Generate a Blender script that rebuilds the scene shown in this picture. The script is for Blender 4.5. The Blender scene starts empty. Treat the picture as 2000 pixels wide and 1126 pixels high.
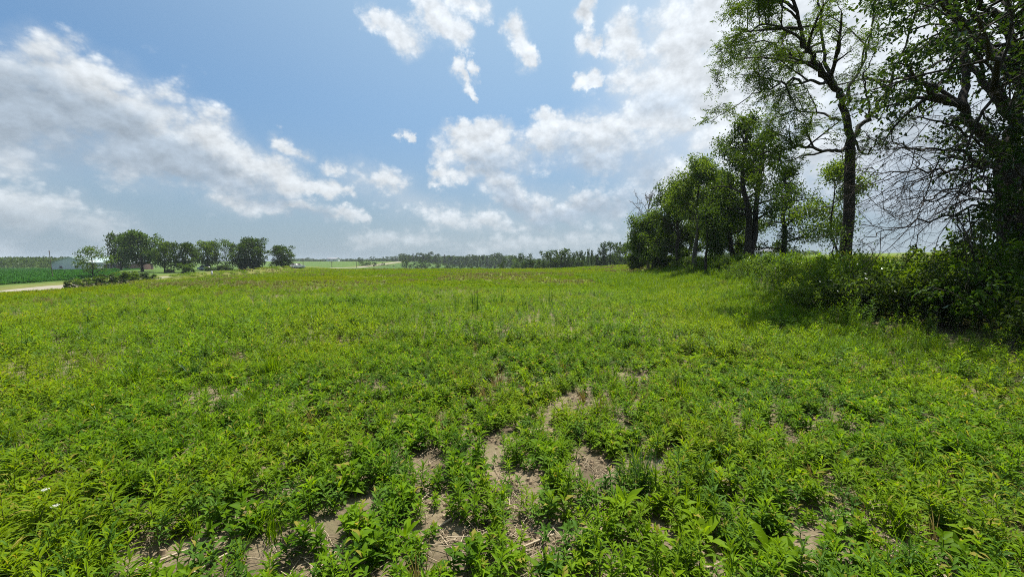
import bpy, math, random
import numpy as np
from mathutils import Vector, Matrix

R = math.radians
rng = np.random.default_rng(7)
random.seed(7)
sc = bpy.context.scene
COL = sc.collection

# ------------------------------------------------------------------ camera
EYE = 1.6
PITCH = 3.74
FPX = 781.0
cam_d = bpy.data.cameras.new('camera')
cam_d.sensor_width = 36.0
cam_d.lens = 36.0 * FPX / 2000.0
cam_d.clip_start = 0.05
cam_d.clip_end = 9000.0
cam = bpy.data.objects.new('camera', cam_d)
cam.location = (0, 0, EYE)
cam.rotation_euler = (R(90 - PITCH), 0, 0)
COL.objects.link(cam)
sc.camera = cam

# ------------------------------------------------------------------ light and exposure
SUN_AZ = 18.0      # degrees to the right of straight ahead
SUN_EL = 68.0
SUN_STRENGTH = 5.0
SKY_STRENGTH = 0.0555
sc.view_settings.view_transform = 'Standard'
sc.view_settings.look = 'None'
sc.view_settings.exposure = 0.85
sc.view_settings.gamma = 1.0
sc.view_settings.use_curve_mapping = False
sun_d = bpy.data.lights.new('sun', 'SUN')
sun_d.energy = SUN_STRENGTH
sun_d.angle = R(0.53)
sun_d.color = (1.0, 0.95, 0.86)
sun = bpy.data.objects.new('sun', sun_d)
sdir = Vector((math.sin(R(SUN_AZ)) * math.cos(R(SUN_EL)), math.cos(R(SUN_AZ)) * math.cos(R(SUN_EL)), math.sin(R(SUN_EL))))
sun.rotation_euler = (-sdir).to_track_quat('-Z', 'Y').to_euler()
sun.location = sdir * 50
COL.objects.link(sun)


def px_dir(px, py):
    """direction of a place seen in the photograph (2000 px wide)"""
    x = (px - 1000.0) / FPX
    z = (563.0 - py) / FPX
    c, s = math.cos(R(PITCH)), math.sin(R(PITCH))
    return np.array([x, c + z * s, -s + z * c])


def azel(px, py):
    d = px_dir(px, py)
    return (math.degrees(math.atan2(d[0], d[1])), math.degrees(math.atan2(d[2], math.hypot(d[0], d[1]))))


def at(px, py, Y):
    """world point seen at px, py whose distance along +Y is Y"""
    d = px_dir(px, py)
    return np.array([0, 0, EYE]) + d * (Y / d[1])


class NT:
    """small helper that writes node trees"""
    def __init__(self, tree):
        self.t = tree
        self.n = tree.nodes
        self.l = tree.links

    def node(self, typ, **kw):
        n = self.n.new(typ)
        for k, v in kw.items():
            setattr(n, k, v)
        return n

    def put(self, sock, v):
        if isinstance(v, bpy.types.NodeSocket):
            self.l.new(v, sock)
        elif v is not None:
            sock.default_value = v

    def m(self, op, a, b=None, c=None, clamp=False):
        n = self.node('ShaderNodeMath', operation=op, use_clamp=clamp)
        self.put(n.inputs[0], a)
        if b is not None:
            self.put(n.inputs[1], b)
        if c is not None:
            self.put(n.inputs[2], c)
        return n.outputs[0]

    def vm(self, op, a, b=None, out=0):
        n = self.node('ShaderNodeVectorMath', operation=op)
        self.put(n.inputs[0], a)
        if b is not None:
            if op == 'SCALE':
                self.put(n.inputs['Scale'], b)
            else:
                self.put(n.inputs[1], b)
        return n.outputs['Value'] if out == 'v' else n.outputs[0]

    def noise(self, vec, scale, detail=4, rough=0.55, dist=0.0, col=False):
        n = self.node('ShaderNodeTexNoise')
        self.put(n.inputs['Vector'], vec)
        n.inputs['Scale'].default_value = scale
        n.inputs['Detail'].default_value = detail
        n.inputs['Roughness'].default_value = rough
        n.inputs['Distortion'].default_value = dist
        return n.outputs['Color' if col else 'Fac']

    def mr(self, v, a, b, c=0.0, d=1.0, smooth=True):
        n = self.node('ShaderNodeMapRange')
        n.interpolation_type = 'SMOOTHSTEP' if smooth else 'LINEAR'
        self.put(n.inputs['Value'], v)
        for k, q in (('From Min', a), ('From Max', b), ('To Min', c), ('To Max', d)):
            self.put(n.inputs[k], q)
        return n.outputs['Result']

    def mix(self, f, a, b, mode='MIX'):
        n = self.node('ShaderNodeMix', data_type='RGBA', blend_type=mode)
        self.put(n.inputs[0], f)
        for s, v in ((n.inputs[6], a), (n.inputs[7], b)):
            if isinstance(v, (tuple, list)):
                v = tuple(v) + ((1.0,) if len(v) == 3 else ())
            self.put(s, v)
        return n.outputs[2]


# ------------------------------------------------------------------ sky with clouds (by direction)
def build_world():
    w = bpy.data.worlds.new('World')
    sc.world = w
    w.use_nodes = True
    w.cycles.sampling_method = 'MANUAL'
    w.cycles.sample_map_resolution = 512
    nt = NT(w.node_tree)
    nt.n.clear()
    out = nt.node('ShaderNodeOutputWorld')
    bg = nt.node('ShaderNodeBackground')
    bg.inputs['Strength'].default_value = SKY_STRENGTH
    nt.l.new(bg.outputs[0], out.inputs[0])
    sky = nt.node('ShaderNodeTexSky', sky_type='NISHITA')
    sky.sun_disc = False
    sky.sun_elevation = R(SUN_EL)
    sky.sun_rotation = R(SUN_AZ)
    sky.altitude = 200
    sky.air_density = 1.0
    sky.dust_density = 1.5
    sky.ozone_density = 1.3
    d = nt.node('ShaderNodeTexCoord').outputs['Generated']
    sep = nt.node('ShaderNodeSeparateXYZ')
    nt.put(sep.inputs[0], d)
    x, y, z = sep.outputs
    az = nt.m('MULTIPLY', nt.m('ARCTAN2', x, y), 57.2958)
    el = nt.m('MULTIPLY', nt.m('ARCSINE', z), 57.2958)
    # warp
    wn = nt.noise(d, 7.0, 5, 0.6, col=True)
    wv = nt.vm('SCALE', nt.vm('SUBTRACT', wn, (0.5, 0.5, 0.5)), 6.0)
    comb = nt.node('ShaderNodeCombineXYZ')
    nt.put(comb.inputs[0], az)
    nt.put(comb.inputs[1], el)
    wv2 = nt.vm('SCALE', nt.vm('SUBTRACT', nt.noise(d, 24.0, 6, 0.65, col=True), (0.5, 0.5, 0.5)), 3.2)
    p = nt.vm('ADD', nt.vm('ADD', comb.outputs[0], wv), wv2)
    psep = nt.node('ShaderNodeSeparateXYZ')
    nt.put(psep.inputs[0], p)
    flat = nt.node('ShaderNodeCombineXYZ')
    nt.put(flat.inputs[0], psep.outputs[0])
    nt.put(flat.inputs[1], psep.outputs[1])
    p = flat.outputs[0]

    def capsule(a, b, ra, rb, wgt, acc=None):
        A = azel(*a)
        B = azel(*b)
        ba = (B[0] - A[0], B[1] - A[1], 0)
        q = ba[0] ** 2 + ba[1] ** 2 + 1e-6
        # each shape waits for the one before it, which keeps the shader small in memory
        q0 = p if acc is None else nt.vm('SCALE', p, nt.m('MULTIPLY_ADD', acc, 1e-6, 1.0))
        pa = nt.vm('SUBTRACT', q0, (A[0], A[1], 0))
        h = nt.m('MULTIPLY', nt.vm('DOT_PRODUCT', pa, ba, 'v'), 1.0 / q, clamp=True)
        bh = nt.node('ShaderNodeVectorMath', operation='SCALE')
        bh.inputs[0].default_value = ba
        nt.put(bh.inputs['Scale'], h)
        dist = nt.vm('LENGTH', nt.vm('SUBTRACT', pa, bh.outputs[0]), None, 'v')
        rr = nt.m('MULTIPLY_ADD', h, rb - ra, ra)
        v = nt.m('SUBTRACT', 1.0, nt.m('DIVIDE', dist, rr))
        return nt.m('MULTIPLY', v, wgt) if wgt != 1 else v

    def union(lst, acc0=None):
        acc = None
        for c in lst:
            v = capsule(*c, acc=acc if acc is not None else acc0)
            acc = v if acc is None else nt.m('SMOOTH_MAX', acc, v, 0.12)
        return acc

    clouds = [
        # the long bank that slopes down from the left
        ((-150, 235), (90, 222), 5.2, 6.0, 1), ((105, 150), (250, 246), 3.6, 5.8, 1), ((250, 255), (420, 305), 5.8, 4.2, 1),
        ((400, 305), (560, 350), 4.0, 2.8, 1), ((540, 350), (680, 366), 2.0, 1.1, 0.9), ((440, 390), (700, 418), 1.7, 1.0, 0.6),
        ((-100, 270), (280, 310), 2.2, 2.2, 0.6),
        # low bank on the left horizon
        ((-150, 430), (110, 420), 4.2, 3.0, 0.75), ((110, 425), (250, 460), 3.0, 2.0, 0.6),
        ((560, 285), (600, 296), 1.2, .9, .55), ((640, 318), (670, 330), 1.3, 1.0, .65), ((700, 345), (790, 372), 1.8, 1.6, .45),
        # torn scraps overhead
        ((730, 42), (800, 70), 1.6, 2.2, .9), ((840, 15), (895, 80), 2.6, 1.8, .9), ((900, 0), (945, 15), 2.4, 1.6, .9),
        ((1005, 60), (1030, 100), 1.9, 1.6, 1), ((1136, 12), (1145, 42), 1.7, 1.1, 1.1), ((1145, 78), (1162, 88), 1.6, 1.2, 1.1),
        ((890, 142), (918, 182), 1.1, .7, .8), ((915, 135), (930, 140), .7, .6, .7), ((1132, 156), (1162, 150), 1.4, 1.1, 1.2), ((1212, 80), (1240, 95), 2.4, 2.0, 1),
        ((788, 270), (798, 272), .9, .8, 1.2),
        # bright cumulus right of the middle
        ((885, 272), (965, 262), 1.8, 2.4, .95), ((880, 300), (1015, 305), 2.6, 3.0, .7), ((1050, 232), (1075, 240), 1.5, 1.4, 1), ((1060, 250), (1200, 252), 2.0, 2.4, .9),
        ((1060, 285), (1240, 290), 3.4, 5.0, .75), ((1235, 160), (1330, 150), 3.6, 6.0, 1.1), ((1330, 70), (1480, 40), 4.4, 8.0, 1.15),
        ((1250, 215), (1420, 230), 4.0, 6.5, 1), ((1450, 130), (1800, 120), 8.5, 11.0, 1.1), ((1500, -60), (1760, -80), 9.0, 10.0, 1.1),
        ((1500, 320), (2000, 300), 8.0, 10.0, .8), ((1260, 330), (1420, 400), 5.0, 6.0, .7),
        # lower streaks over the far trees
        ((790, 385), (870, 415), 2.0, 1.8, .38), ((860, 425), (1050, 440), 1.8, 1.6, .38), ((850, 340), (940, 338), 1.2, 1.2, .7),
        ((960, 350), (1040, 405), 2.6, 2.6, .65), ((1040, 400), (1200, 420), 2.0, 2.4, .55), ((700, 470), (1250, 470), 1.6, 2.4, .4),
    ]
    shade = [
        ((60, 225), (230, 275), 4.6, 4.8, 1.25), ((230, 280), (390, 335), 4.2, 3.0, 1.2), ((420, 350), (560, 390), 2.0, 1.6, .7),
        ((-60, 240), (60, 250), 3.2, 3.2, .8), ((560, 425), (640, 420), 1.2, 1.2, .7), ((-100, 450), (120, 450), 2.6, 2.6, .55),
        ((930, 330), (1060, 320), 2.6, 2.4, .8), ((1100, 320), (1260, 330), 3.4, 4.0, .9), ((980, 385), (1020, 400), 2.0, 2.0, 1.2),
        ((1260, 200), (1330, 205), 2.4, 2.4, .45), ((1560, 420), (1900, 320), 7.0, 8.0, .55), ((1700, 200), (1850, 200), 4.0, 5.0, .5),
        ((1060, 430), (1250, 400), 2.4, 3.0, .8),
    ]
    F = union(clouds)
    S = union(shade, F)
    # open weather elsewhere: the same kind of broken cloud all round, only outside the part of the sky laid out above
    zz = nt.m('MAXIMUM', nt.m('ADD', z, 0.12), 0.05)
    plane = nt.node('ShaderNodeCombineXYZ')
    nt.put(plane.inputs[0], nt.m('DIVIDE', x, zz))
    nt.put(plane.inputs[1], nt.m('DIVIDE', y, zz))
    gen = nt.noise(plane.outputs[0], 0.9, 6, 0.6)
    behind = nt.m('MAXIMUM', nt.mr(nt.m('ABSOLUTE', az), 52, 62), nt.mr(el, 36, 46))
    G = nt.m('MULTIPLY', nt.mr(gen, 0.47, 0.72, -0.3, 1.0, False), behind)
    F = nt.m('MAXIMUM', F, nt.m('SUBTRACT', G, nt.m('SUBTRACT', 1.0, behind)))
    def puffs(vec):
        # rounded heads (cells) broken up by finer noise
        vec = nt.vm('MULTIPLY', vec, (1, 1, 1.3))
        vo = nt.node('ShaderNodeTexVoronoi', feature='F1')
        nt.put(vo.inputs['Vector'], vec)
        vo.inputs['Scale'].default_value = 15.0
        vo.inputs['Detail'].default_value = 3.0
        vo.inputs['Roughness'].default_value = 0.55
        vo.inputs['Lacunarity'].default_value = 2.3
        return nt.m('ADD', nt.m('MULTIPLY', nt.noise(vec, 11.0, 7, 0.55), 0.62), nt.m('MULTIPLY', nt.m('SUBTRACT', 0.95, vo.outputs['Distance']), 0.38))
    n1 = puffs(d)
    n0 = nt.noise(nt.vm('MULTIPLY', d, (1, 1, 1.6)), 9.0, 5, 0.55)
    # the same field a little nearer the sun: where it is thinner there, the side facing the sun is brighter
    d2 = nt.vm('ADD', d, (0.006, 0.0, 0.016))
    n2 = puffs(d2)
    lit = nt.m('SUBTRACT', n1, n2)
    dens = nt.m('ADD', nt.m('MULTIPLY', F, 1.0), nt.m('MULTIPLY', nt.m('SUBTRACT', n1, 0.355), 2.1))
    alpha = nt.m('MULTIPLY', nt.mr(dens, -0.28, 0.50), nt.mr(F, -0.75, 0.0))
    thick = nt.m('MULTIPLY', nt.mr(nt.m('ADD', S, nt.m('MULTIPLY', nt.m('SUBTRACT', n0, 0.5), 0.9)), -0.25, 0.75), 0.9)
    toward = nt.vm('DOT_PRODUCT', d, tuple(sdir), 'v')
    glow = nt.mr(toward, 0.15, 0.95)
    white = nt.mix(glow, (7.1, 7.6, 8.0), (8.3, 8.9, 9.5))
    grey = nt.mix(glow, (3.5, 4.35, 5.3), (6.0, 7.1, 8.4))
    ccol = nt.mix(thick, white, grey)
    lum = nt.m('ADD', 1.0, nt.m('MULTIPLY', lit, 0.8))
    ccol = nt.vm('SCALE', ccol, lum)
    skc = nt.vm('MULTIPLY', sky.outputs[0], (0.68, 1.04, 1.24))
    # thin high veil: pale towards the horizon and towards the sun
    veil = nt.m('MULTIPLY', nt.mr(toward, 0.22, 0.88), 0.62)
    skc = nt.mix(veil, skc, nt.mix(glow, (3.2, 4.6, 6.4), (5.4, 7.4, 9.0)))
    skc = nt.mix(nt.mr(el, 21, 0, 0.0, 0.85), skc, nt.mix(nt.mr(toward, 0.05, 0.6), (3.1, 3.95, 4.85), (4.1, 4.85, 5.5)))
    fade = nt.mr(el, 1.0, 9.0, 0.35, 1.0)
    broad = nt.m('MULTIPLY', nt.mr(nt.vm('DOT_PRODUCT', d, tuple(px_dir(1460, 90) / np.linalg.norm(px_dir(1460, 90))), 'v'), 0.93, 1.0), 0.4)
    skc = nt.mix(broad, skc, (7.6, 8.5, 9.4))
    a2 = nt.m('MULTIPLY', alpha, fade)
    under = nt.m('MULTIPLY', nt.m('MULTIPLY', nt.mr(F, -0.35, 0.6), 0.5), fade)
    skc = nt.mix(under, skc, nt.mix(thick, nt.mix(glow, (5.6, 6.3, 7.0), (7.2, 8.1, 9.0)), grey))
    nt.put(bg.inputs['Color'], nt.mix(a2, skc, ccol))


build_world()
sc.cycles.max_bounces = 7
sc.cycles.diffuse_bounces = 3
sc.cycles.glossy_bounces = 2
sc.cycles.transmission_bounces = 5
sc.cycles.volume_bounces = 0
sc.cycles.use_denoising = False
sc.cycles.use_adaptive_sampling = False
sc.cycles.pixel_filter_type = 'BLACKMAN_HARRIS'
sc.cycles.filter_width = 1.0
sc.cycles.sample_clamp_indirect = 6.0


# ------------------------------------------------------------------ small tools
def tag(o, label=None, cat=None, group=None, kind=None):
    if label:
        o['label'] = label
    if cat:
        o['category'] = cat
    if group:
        o['group'] = group
    if kind:
        o['kind'] = kind
    return o


def link(name, data, mat=None, parent=None, loc=None):
    o = bpy.data.objects.new(name, data)
    COL.objects.link(o)
    if mat is not None and data is not None and len(data.materials) == 0:
        data.materials.append(mat)
    if parent is not None:
        o.parent = parent
    if loc is not None:
        o.location = loc
    return o


def empty(name, loc, rz=0.0, scale=1.0):
    o = bpy.data.objects.new(name, None)
    o.empty_display_size = 0.2
    o.location = loc
    o.rotation_euler = (0, 0, rz)
    o.scale = (scale,) * 3
    COL.objects.link(o)
    return o


def copy_tree(o, parent=None):
    c = o.copy()
    COL.objects.link(c)
    if parent is not None:
        c.parent = parent
    for ch in list(o.children):
        copy_tree(ch, c)
    return c


def mesh_np(name, V, faces, tint=None, smooth=False):
    """faces: list of (n, k) int arrays"""
    me = bpy.data.meshes.new(name)
    V = np.asarray(V, np.float32)
    me.vertices.add(len(V))
    me.vertices.foreach_set('co', V.ravel())
    loops = np.concatenate([np.asarray(f, np.int32).ravel() for f in faces])
    sizes = np.concatenate([np.full(len(f), f.shape[1], np.int32) for f in map(np.asarray, faces)])
    starts = np.concatenate([[0], np.cumsum(sizes)[:-1]]).astype(np.int32)
    me.loops.add(len(loops))
    me.loops.foreach_set('vertex_index', loops)
    me.polygons.add(len(sizes))
    me.polygons.foreach_set('loop_start', starts)
    me.polygons.foreach_set('loop_total', sizes)
    if smooth:
        me.polygons.foreach_set('use_smooth', np.ones(len(sizes), bool))
    if tint is not None:
        a = me.attributes.new('tint', 'FLOAT', 'POINT')
        a.data.foreach_set('value', np.asarray(tint, np.float32))
    me.update()
    me.validate()
    return me


def unit(v):
    v = np.asarray(v, float)
    return v / np.maximum(np.linalg.norm(v, axis=-1, keepdims=True), 1e-9)


def tube(pts, rad, n):
    """rings round a polyline -> V, quads"""
    pts = np.asarray(pts, float)
    rad = np.asarray(rad, float)
    tg = unit(np.gradient(pts, axis=0))
    ref = np.array([0.31, 0.17, 0.93]) if abs(tg[:, 2]).mean() < 0.8 else np.array([0.93, 0.31, 0.17])
    u = unit(np.cross(tg, ref))
    v = np.cross(tg, u)
    a = np.linspace(0, 2 * np.pi, n, endpoint=False)
    ring = u[:, None, :] * np.cos(a)[None, :, None] + v[:, None, :] * np.sin(a)[None, :, None]
    V = pts[:, None, :] + ring * rad[:, None, None]
    k = len(pts)
    i = np.arange(k - 1)[:, None] * n
    j = np.arange(n)[None, :]
    jn = (j + 1) % n
    Q = np.stack([i + j, i + jn, i + n + jn, i + n + j], -1).reshape(-1, 4)
    return V.reshape(-1, 3), Q


class Bag:
    """collects pieces that become one mesh"""
    def __init__(self):
        self.V, self.F, self.T, self.n = [], [], [], 0

    def add(self, V, F, tint=None):
        V = np.asarray(V, float)
        self.V.append(V)
        self.F.append(np.asarray(F) + self.n)
        self.T.append(np.full(len(V), 0.5) if tint is None else np.broadcast_to(tint, (len(V),)))
        self.n += len(V)

    def tube(self, pts, rad, n, tint=None):
        self.add(*tube(pts, rad, n), tint)

    def box(self, c, s, rz=0.0):
        c = np.asarray(c, float)
        h = np.asarray(s, float) / 2
        k = np.array([[-1, -1, -1], [1, -1, -1], [1, 1, -1], [-1, 1, -1], [-1, -1, 1], [1, -1, 1], [1, 1, 1], [-1, 1, 1]]) * h
        cs, sn = math.cos(rz), math.sin(rz)
        k = np.stack([k[:, 0] * cs - k[:, 1] * sn, k[:, 0] * sn + k[:, 1] * cs, k[:, 2]], 1)
        self.add(k + c, np.array([[0, 3, 2, 1], [4, 5, 6, 7], [0, 1, 5, 4], [1, 2, 6, 5], [2, 3, 7, 6], [3, 0, 4, 7]]))

    def mesh(self, name, smooth=False):
        by = {}
        for f in self.F:
            by.setdefault(f.shape[1], []).append(f)
        return mesh_np(name, np.concatenate(self.V), [np.concatenate(v) for v in by.values()], np.concatenate(self.T), smooth)


def leaf_quads(P, D, N, L, W, tint, droop=0.15):
    """P base, D direction, N face normal: one folded diamond leaf each (two triangles either side of the midrib)"""
    P, D, N = np.asarray(P, float), unit(D), np.asarray(N, float)
    S = unit(np.cross(D, N))
    U = np.cross(S, D)
    L = np.broadcast_to(L, (len(P),))[:, None]
    W = np.broadcast_to(W, (len(P),))[:, None]
    tip = P + D * L - U * L * droop
    mid = P + D * L * 0.45
    a = mid + S * W * 0.5 + U * W * 0.18
    b = mid - S * W * 0.5 + U * W * 0.18
    V = np.stack([P, a, tip, b], 1).reshape(-1, 3)
    i = np.arange(len(P))[:, None] * 4
    F = np.concatenate([i + [0, 1, 2], i + [0, 2, 3]], 0)
    return V, F, np.repeat(tint, 4)


# ------------------------------------------------------------------ value noise for placing things
def vnoise(x, y, s, seed=0):
    x = np.asarray(x, float) / s + 137.2
    y = np.asarray(y, float) / s + 71.9
    xi, yi = np.floor(x).astype(np.int64), np.floor(y).astype(np.int64)
    fx, fy = x - xi, y - yi
    fx, fy = fx * fx * (3 - 2 * fx), fy * fy * (3 - 2 * fy)

    def h(a, b):
        q = (a * 374761393 + b * 668265263 + seed * 974634777) & 0xffffffff
        q = ((q ^ (q >> 13)) * 1274126177) & 0xffffffff
        return ((q ^ (q >> 16)) & 0xffff) / 65535.0
    return (h(xi, yi) * (1 - fx) + h(xi + 1, yi) * fx) * (1 - fy) + (h(xi, yi + 1) * (1 - fx) + h(xi + 1, yi + 1) * fx) * fy


def fnoise(x, y, s, seed=0):
    return 0.55 * vnoise(x, y, s, seed) + 0.3 * vnoise(x, y, s * 0.47, seed + 1) + 0.15 * vnoise(x, y, s * 0.21, seed + 2)


def sst(a, b, x):
    t = np.clip((np.asarray(x, float) - a) / (b - a), 0, 1)
    return t * t * (3 - 2 * t)


# ------------------------------------------------------------------ lie of the land
ROAD_Y = [-400, -60, 40, 55, 62, 90, 130, 180, 270, 420, 600, 1000, 4000]
ROAD_Z = [-6, -4.2, -3.0, -2.5, -2.15, -1.5, -0.55, -1.0, -2.0, 2.3, 3.0, 3.0, 3.0]
ROAD_XY = ([-400, 0, 60, 130, 200, 270, 420, 560], [-69, -69, -70, -78, -91, -105, -116, -128])


def road_x(Y):
    return np.interp(Y, *ROAD_XY)


def row_x(Y):
    return np.interp(Y, [-20, 4, 12, 20, 33, 55, 80], [11.5, 11.3, 11.8, 13.0, 15.5, 19.0, 24])


def ground_z(X, Y):
    X = np.asarray(X, float)
    Y = np.asarray(Y, float)
    zc = np.interp(Y, [-500, -50, 0, 60, 84, 105, 150, 250, 400, 700, 1500, 4000], [-3, -0.4, 0, 0, -0.03, -0.5, -2.4, -4.6, -4.2, -1.0, 1.0, 2.0])
    valley = 1 - sst(50, 130, X)
    z = zc * valley
    z = z + 12 * (1 - np.exp(-np.maximum(X - 8, 0) * 0.048 / 12.0)) * (1 - 0.55 * sst(500, 1500, np.hypot(X, Y)))
    zr = np.interp(Y, ROAD_Y, ROAD_Z)
    rx = road_x(Y)
    wl = sst(0.30, 0.97, X / rx) * (X < 0)
    z = z * (1 - wl) + zr * wl
    far_l = sst(25, 90, rx - X) * (1 - sst(330, 460, Y))
    z = z * (1 - far_l) + (-1.9 + 0.0 * Y) * far_l
    bank = 0.62 * np.exp(-((X - row_x(Y)) / 2.6) ** 2) * (1 - sst(45, 75, Y)) * sst(-30, -5, Y)
    z = z + bank
    z = z + 0.85 * np.exp(-((X - rx - 7.5) / 3.2) ** 2) * sst(66, 80, Y) * (1 - sst(150, 180, Y))
    near = 1 - sst(60, 160, np.hypot(X, Y))
    z = z + near * (0.10 * (vnoise(X, Y, 5.0, 3) - 0.5) + 0.05 * (vnoise(X, Y, 1.3, 4) - 0.5)) * (1 - np.exp(-(X ** 2 + Y ** 2) / 1.0))
    return z


def gpoint(px, py):
    """where the sight line through px, py meets the ground"""
    d = px_dir(px, py)
    ts = np.concatenate([np.linspace(1.0, 40, 2000), np.linspace(40, 900, 4000)])
    P = np.array([0, 0, EYE]) + ts[:, None] * d
    below = P[:, 2] < ground_z(P[:, 0], P[:, 1])
    i = int(np.argmax(below)) if below.any() else len(ts) - 1
    p = P[i]
    return np.array([p[0], p[1], float(ground_z(p[0], p[1]))])


# hand-placed bare spots of the field
BARE = [(gpoint(px, py), r) for px, py, r in (
    (820, 905, .45), (1130, 795, .95), (1005, 945, .55), (1640, 985, .5), (1810, 1095, .4), (650, 1105, .34), (435, 720, .8), (610, 660, .8),
    (900, 1075, .38), (560, 1085, .22), (840, 985, .3), (1055, 1060, .4), (1350, 1085, .3), (1270, 1045, .25), (1550, 870, .45), (1420, 800, .5), (1620, 830, .45),
    (1700, 930, .35), (930, 790, .5), (1840, 965, .35), (260, 1075, .25), (20, 880, .35), (980, 865, .4), (1180, 930, .35), (1230, 740, .6), (1890, 780, .5))]


def bare(X, Y):
    X = np.asarray(X, float)
    Y = np.asarray(Y, float)
    b = sst(0.64, 0.80, fnoise(X, Y, 1.5, 11)) * 0.6 * (1 - sst(8, 20, np.hypot(X, Y)))
    jit = 0.9 * (fnoise(X, Y, 0.38, 14) - 0.5)
    for c, r in BARE:
        q = np.hypot(X - c[0], (Y - c[1]))
        b = np.maximum(b, .93 * (1 - sst(0.30, .92, q / (r * .78) + jit)))
    return b


def hedge_front(Y):
    """inner edge of the weedy margin on the right"""
    return np.interp(Y, [-20, 4, 7, 9, 12.4, 19, 33, 55, 80], [8.2, 8.0, 7.7, 7.5, 8.5, 10.9, 14.2, 18.5, 25])


# ------------------------------------------------------------------ materials
def new_mat(name):
    m = bpy.data.materials.new(name)
    m.use_nodes = True
    nt = NT(m.node_tree)
    nt.n.clear()
    out = nt.node('ShaderNodeOutputMaterial')
    return m, nt, out


def leaf_mat(name, dark, light, warm=None, trans=0.45, gloss=0.07, rough=0.5, patch=0.25, tmul=(1.5, 1.35, 0.55), warm_amt=0.6):
    """dark..light by leaf and by plant; warm: a third hue that whole patches of ground take"""
    m, nt, out = new_mat(name)
    t = nt.node('ShaderNodeAttribute', attribute_name='tint').outputs['Fac']
    r = nt.node('ShaderNodeObjectInfo').outputs['Random']
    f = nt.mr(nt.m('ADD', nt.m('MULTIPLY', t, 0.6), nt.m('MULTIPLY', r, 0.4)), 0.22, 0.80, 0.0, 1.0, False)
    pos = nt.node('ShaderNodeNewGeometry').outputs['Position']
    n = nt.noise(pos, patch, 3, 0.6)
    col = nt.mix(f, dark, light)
    if warm:
        col = nt.mix(nt.m('MULTIPLY', nt.mr(n, 0.42, 0.66), warm_amt), col, warm)
    if 'weed' in name and 'distant' not in name:
        col = nt.mix(nt.m('MULTIPLY', nt.mr(t, 0.90, 0.97), 0.8), col, (0.30, 0.24, 0.05))
    dif = nt.node('ShaderNodeBsdfDiffuse')
    tr = nt.node('ShaderNodeBsdfTranslucent')
    gl = nt.node('ShaderNodeBsdfGlossy')
    gl.inputs['Roughness'].default_value = rough
    gl.inputs['Color'].default_value = (0.9, 0.95, 1.0, 1)
    nt.put(dif.inputs['Color'], col)
    nt.put(tr.inputs['Color'], nt.vm('MULTIPLY', col, tmul))
    m1 = nt.node('ShaderNodeMixShader')
    m1.inputs[0].default_value = trans
    nt.l.new(dif.outputs[0], m1.inputs[1])
    nt.l.new(tr.outputs[0], m1.inputs[2])
    m2 = nt.node('ShaderNodeMixShader')
    lw = nt.node('ShaderNodeFresnel')
    lw.inputs['IOR'].default_value = 1.4
    nt.put(m2.inputs[0], nt.m('MULTIPLY', lw.outputs[0], gloss * 1.3, clamp=True))
    nt.l.new(m1.outputs[0], m2.inputs[1])
    nt.l.new(gl.outputs[0], m2.inputs[2])
    nt.l.new(m2.outputs[0], out.inputs[0])
    return m


def solid_mat(name, a, b=None, scale=6.0, rough=0.8, bump=0.0, bump_scale=30.0, spec=0.3, metal=0.0, stretch=(1, 1, 1)):
    m, nt, out = new_mat(name)
    bs = nt.node('ShaderNodeBsdfPrincipled')
    co = nt.node('ShaderNodeTexCoord').outputs['Object']
    co = nt.vm('MULTIPLY', co, stretch)
    n = nt.noise(co, scale, 6, 0.6)
    nt.put(bs.inputs['Base Color'], nt.mix(nt.mr(n, 0.3, 0.7), a, b or tuple(c * 0.75 for c in a)))
    bs.inputs['Roughness'].default_value = rough
    bs.inputs['Specular IOR Level'].default_value = spec
    bs.inputs['Metallic'].default_value = metal
    if bump:
        bp = nt.node('ShaderNodeBump')
        bp.inputs['Strength'].default_value = bump
        bp.inputs['Distance'].default_value = 0.02
        nt.put(bp.inputs['Height'], nt.noise(co, bump_scale, 6, 0.7))
        nt.l.new(bp.outputs[0], bs.inputs['Normal'])
    nt.l.new(bs.outputs[0], out.inputs[0])
    return m


M = {}
M['weed'] = leaf_mat('weed_leaf', (0.036, 0.105, 0.004), (0.165, 0.295, 0.004), (0.195, 0.268, 0.003), trans=0.50, gloss=0.07, patch=0.35)
M['weed_blue'] = leaf_mat('weed_leaf_dark', (0.036, 0.095, 0.010), (0.090, 0.175, 0.014), trans=0.35, gloss=0.08)
M['weed_far'] = leaf_mat('weed_leaf_distant', (0.058, 0.130, 0.004), (0.165, 0.262, 0.005), (0.195, 0.222, 0.008), trans=0.45, gloss=0.04, patch=0.09)
M['grass'] = leaf_mat('grass_blade', (0.060, 0.135, 0.004), (0.145, 0.255, 0.006), (0.160, 0.240, 0.005), trans=0.45, gloss=0.02)
M['grass_dark'] = leaf_mat('grass_blade_dark', (0.030, 0.085, 0.020), (0.065, 0.140, 0.026), trans=0.40, gloss=0.06)
M['dry_grass'] = leaf_mat('dry_grass', (0.13, 0.10, 0.025), (0.24, 0.19, 0.06), trans=0.3, gloss=0.03, tmul=(1.1, 1.0, .8))
M['hay_grass'] = leaf_mat('seeding_grass', (0.15, 0.155, 0.04), (0.25, 0.225, 0.09), trans=0.35, gloss=0.03, tmul=(1.1, 1.0, .8))
M['straw'] = leaf_mat('straw', (0.20, 0.15, 0.10), (0.46, 0.38, 0.27), trans=0.05, gloss=0.03, tmul=(1, 1, 1))
M['clod'] = solid_mat('soil_clod', (0.27, 0.205, 0.13), (0.15, 0.11, 0.07), 40, 0.95)
M['stem'] = solid_mat('green_stem', (0.07, 0.10, 0.025), (0.10, 0.085, 0.03), 20)
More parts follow.
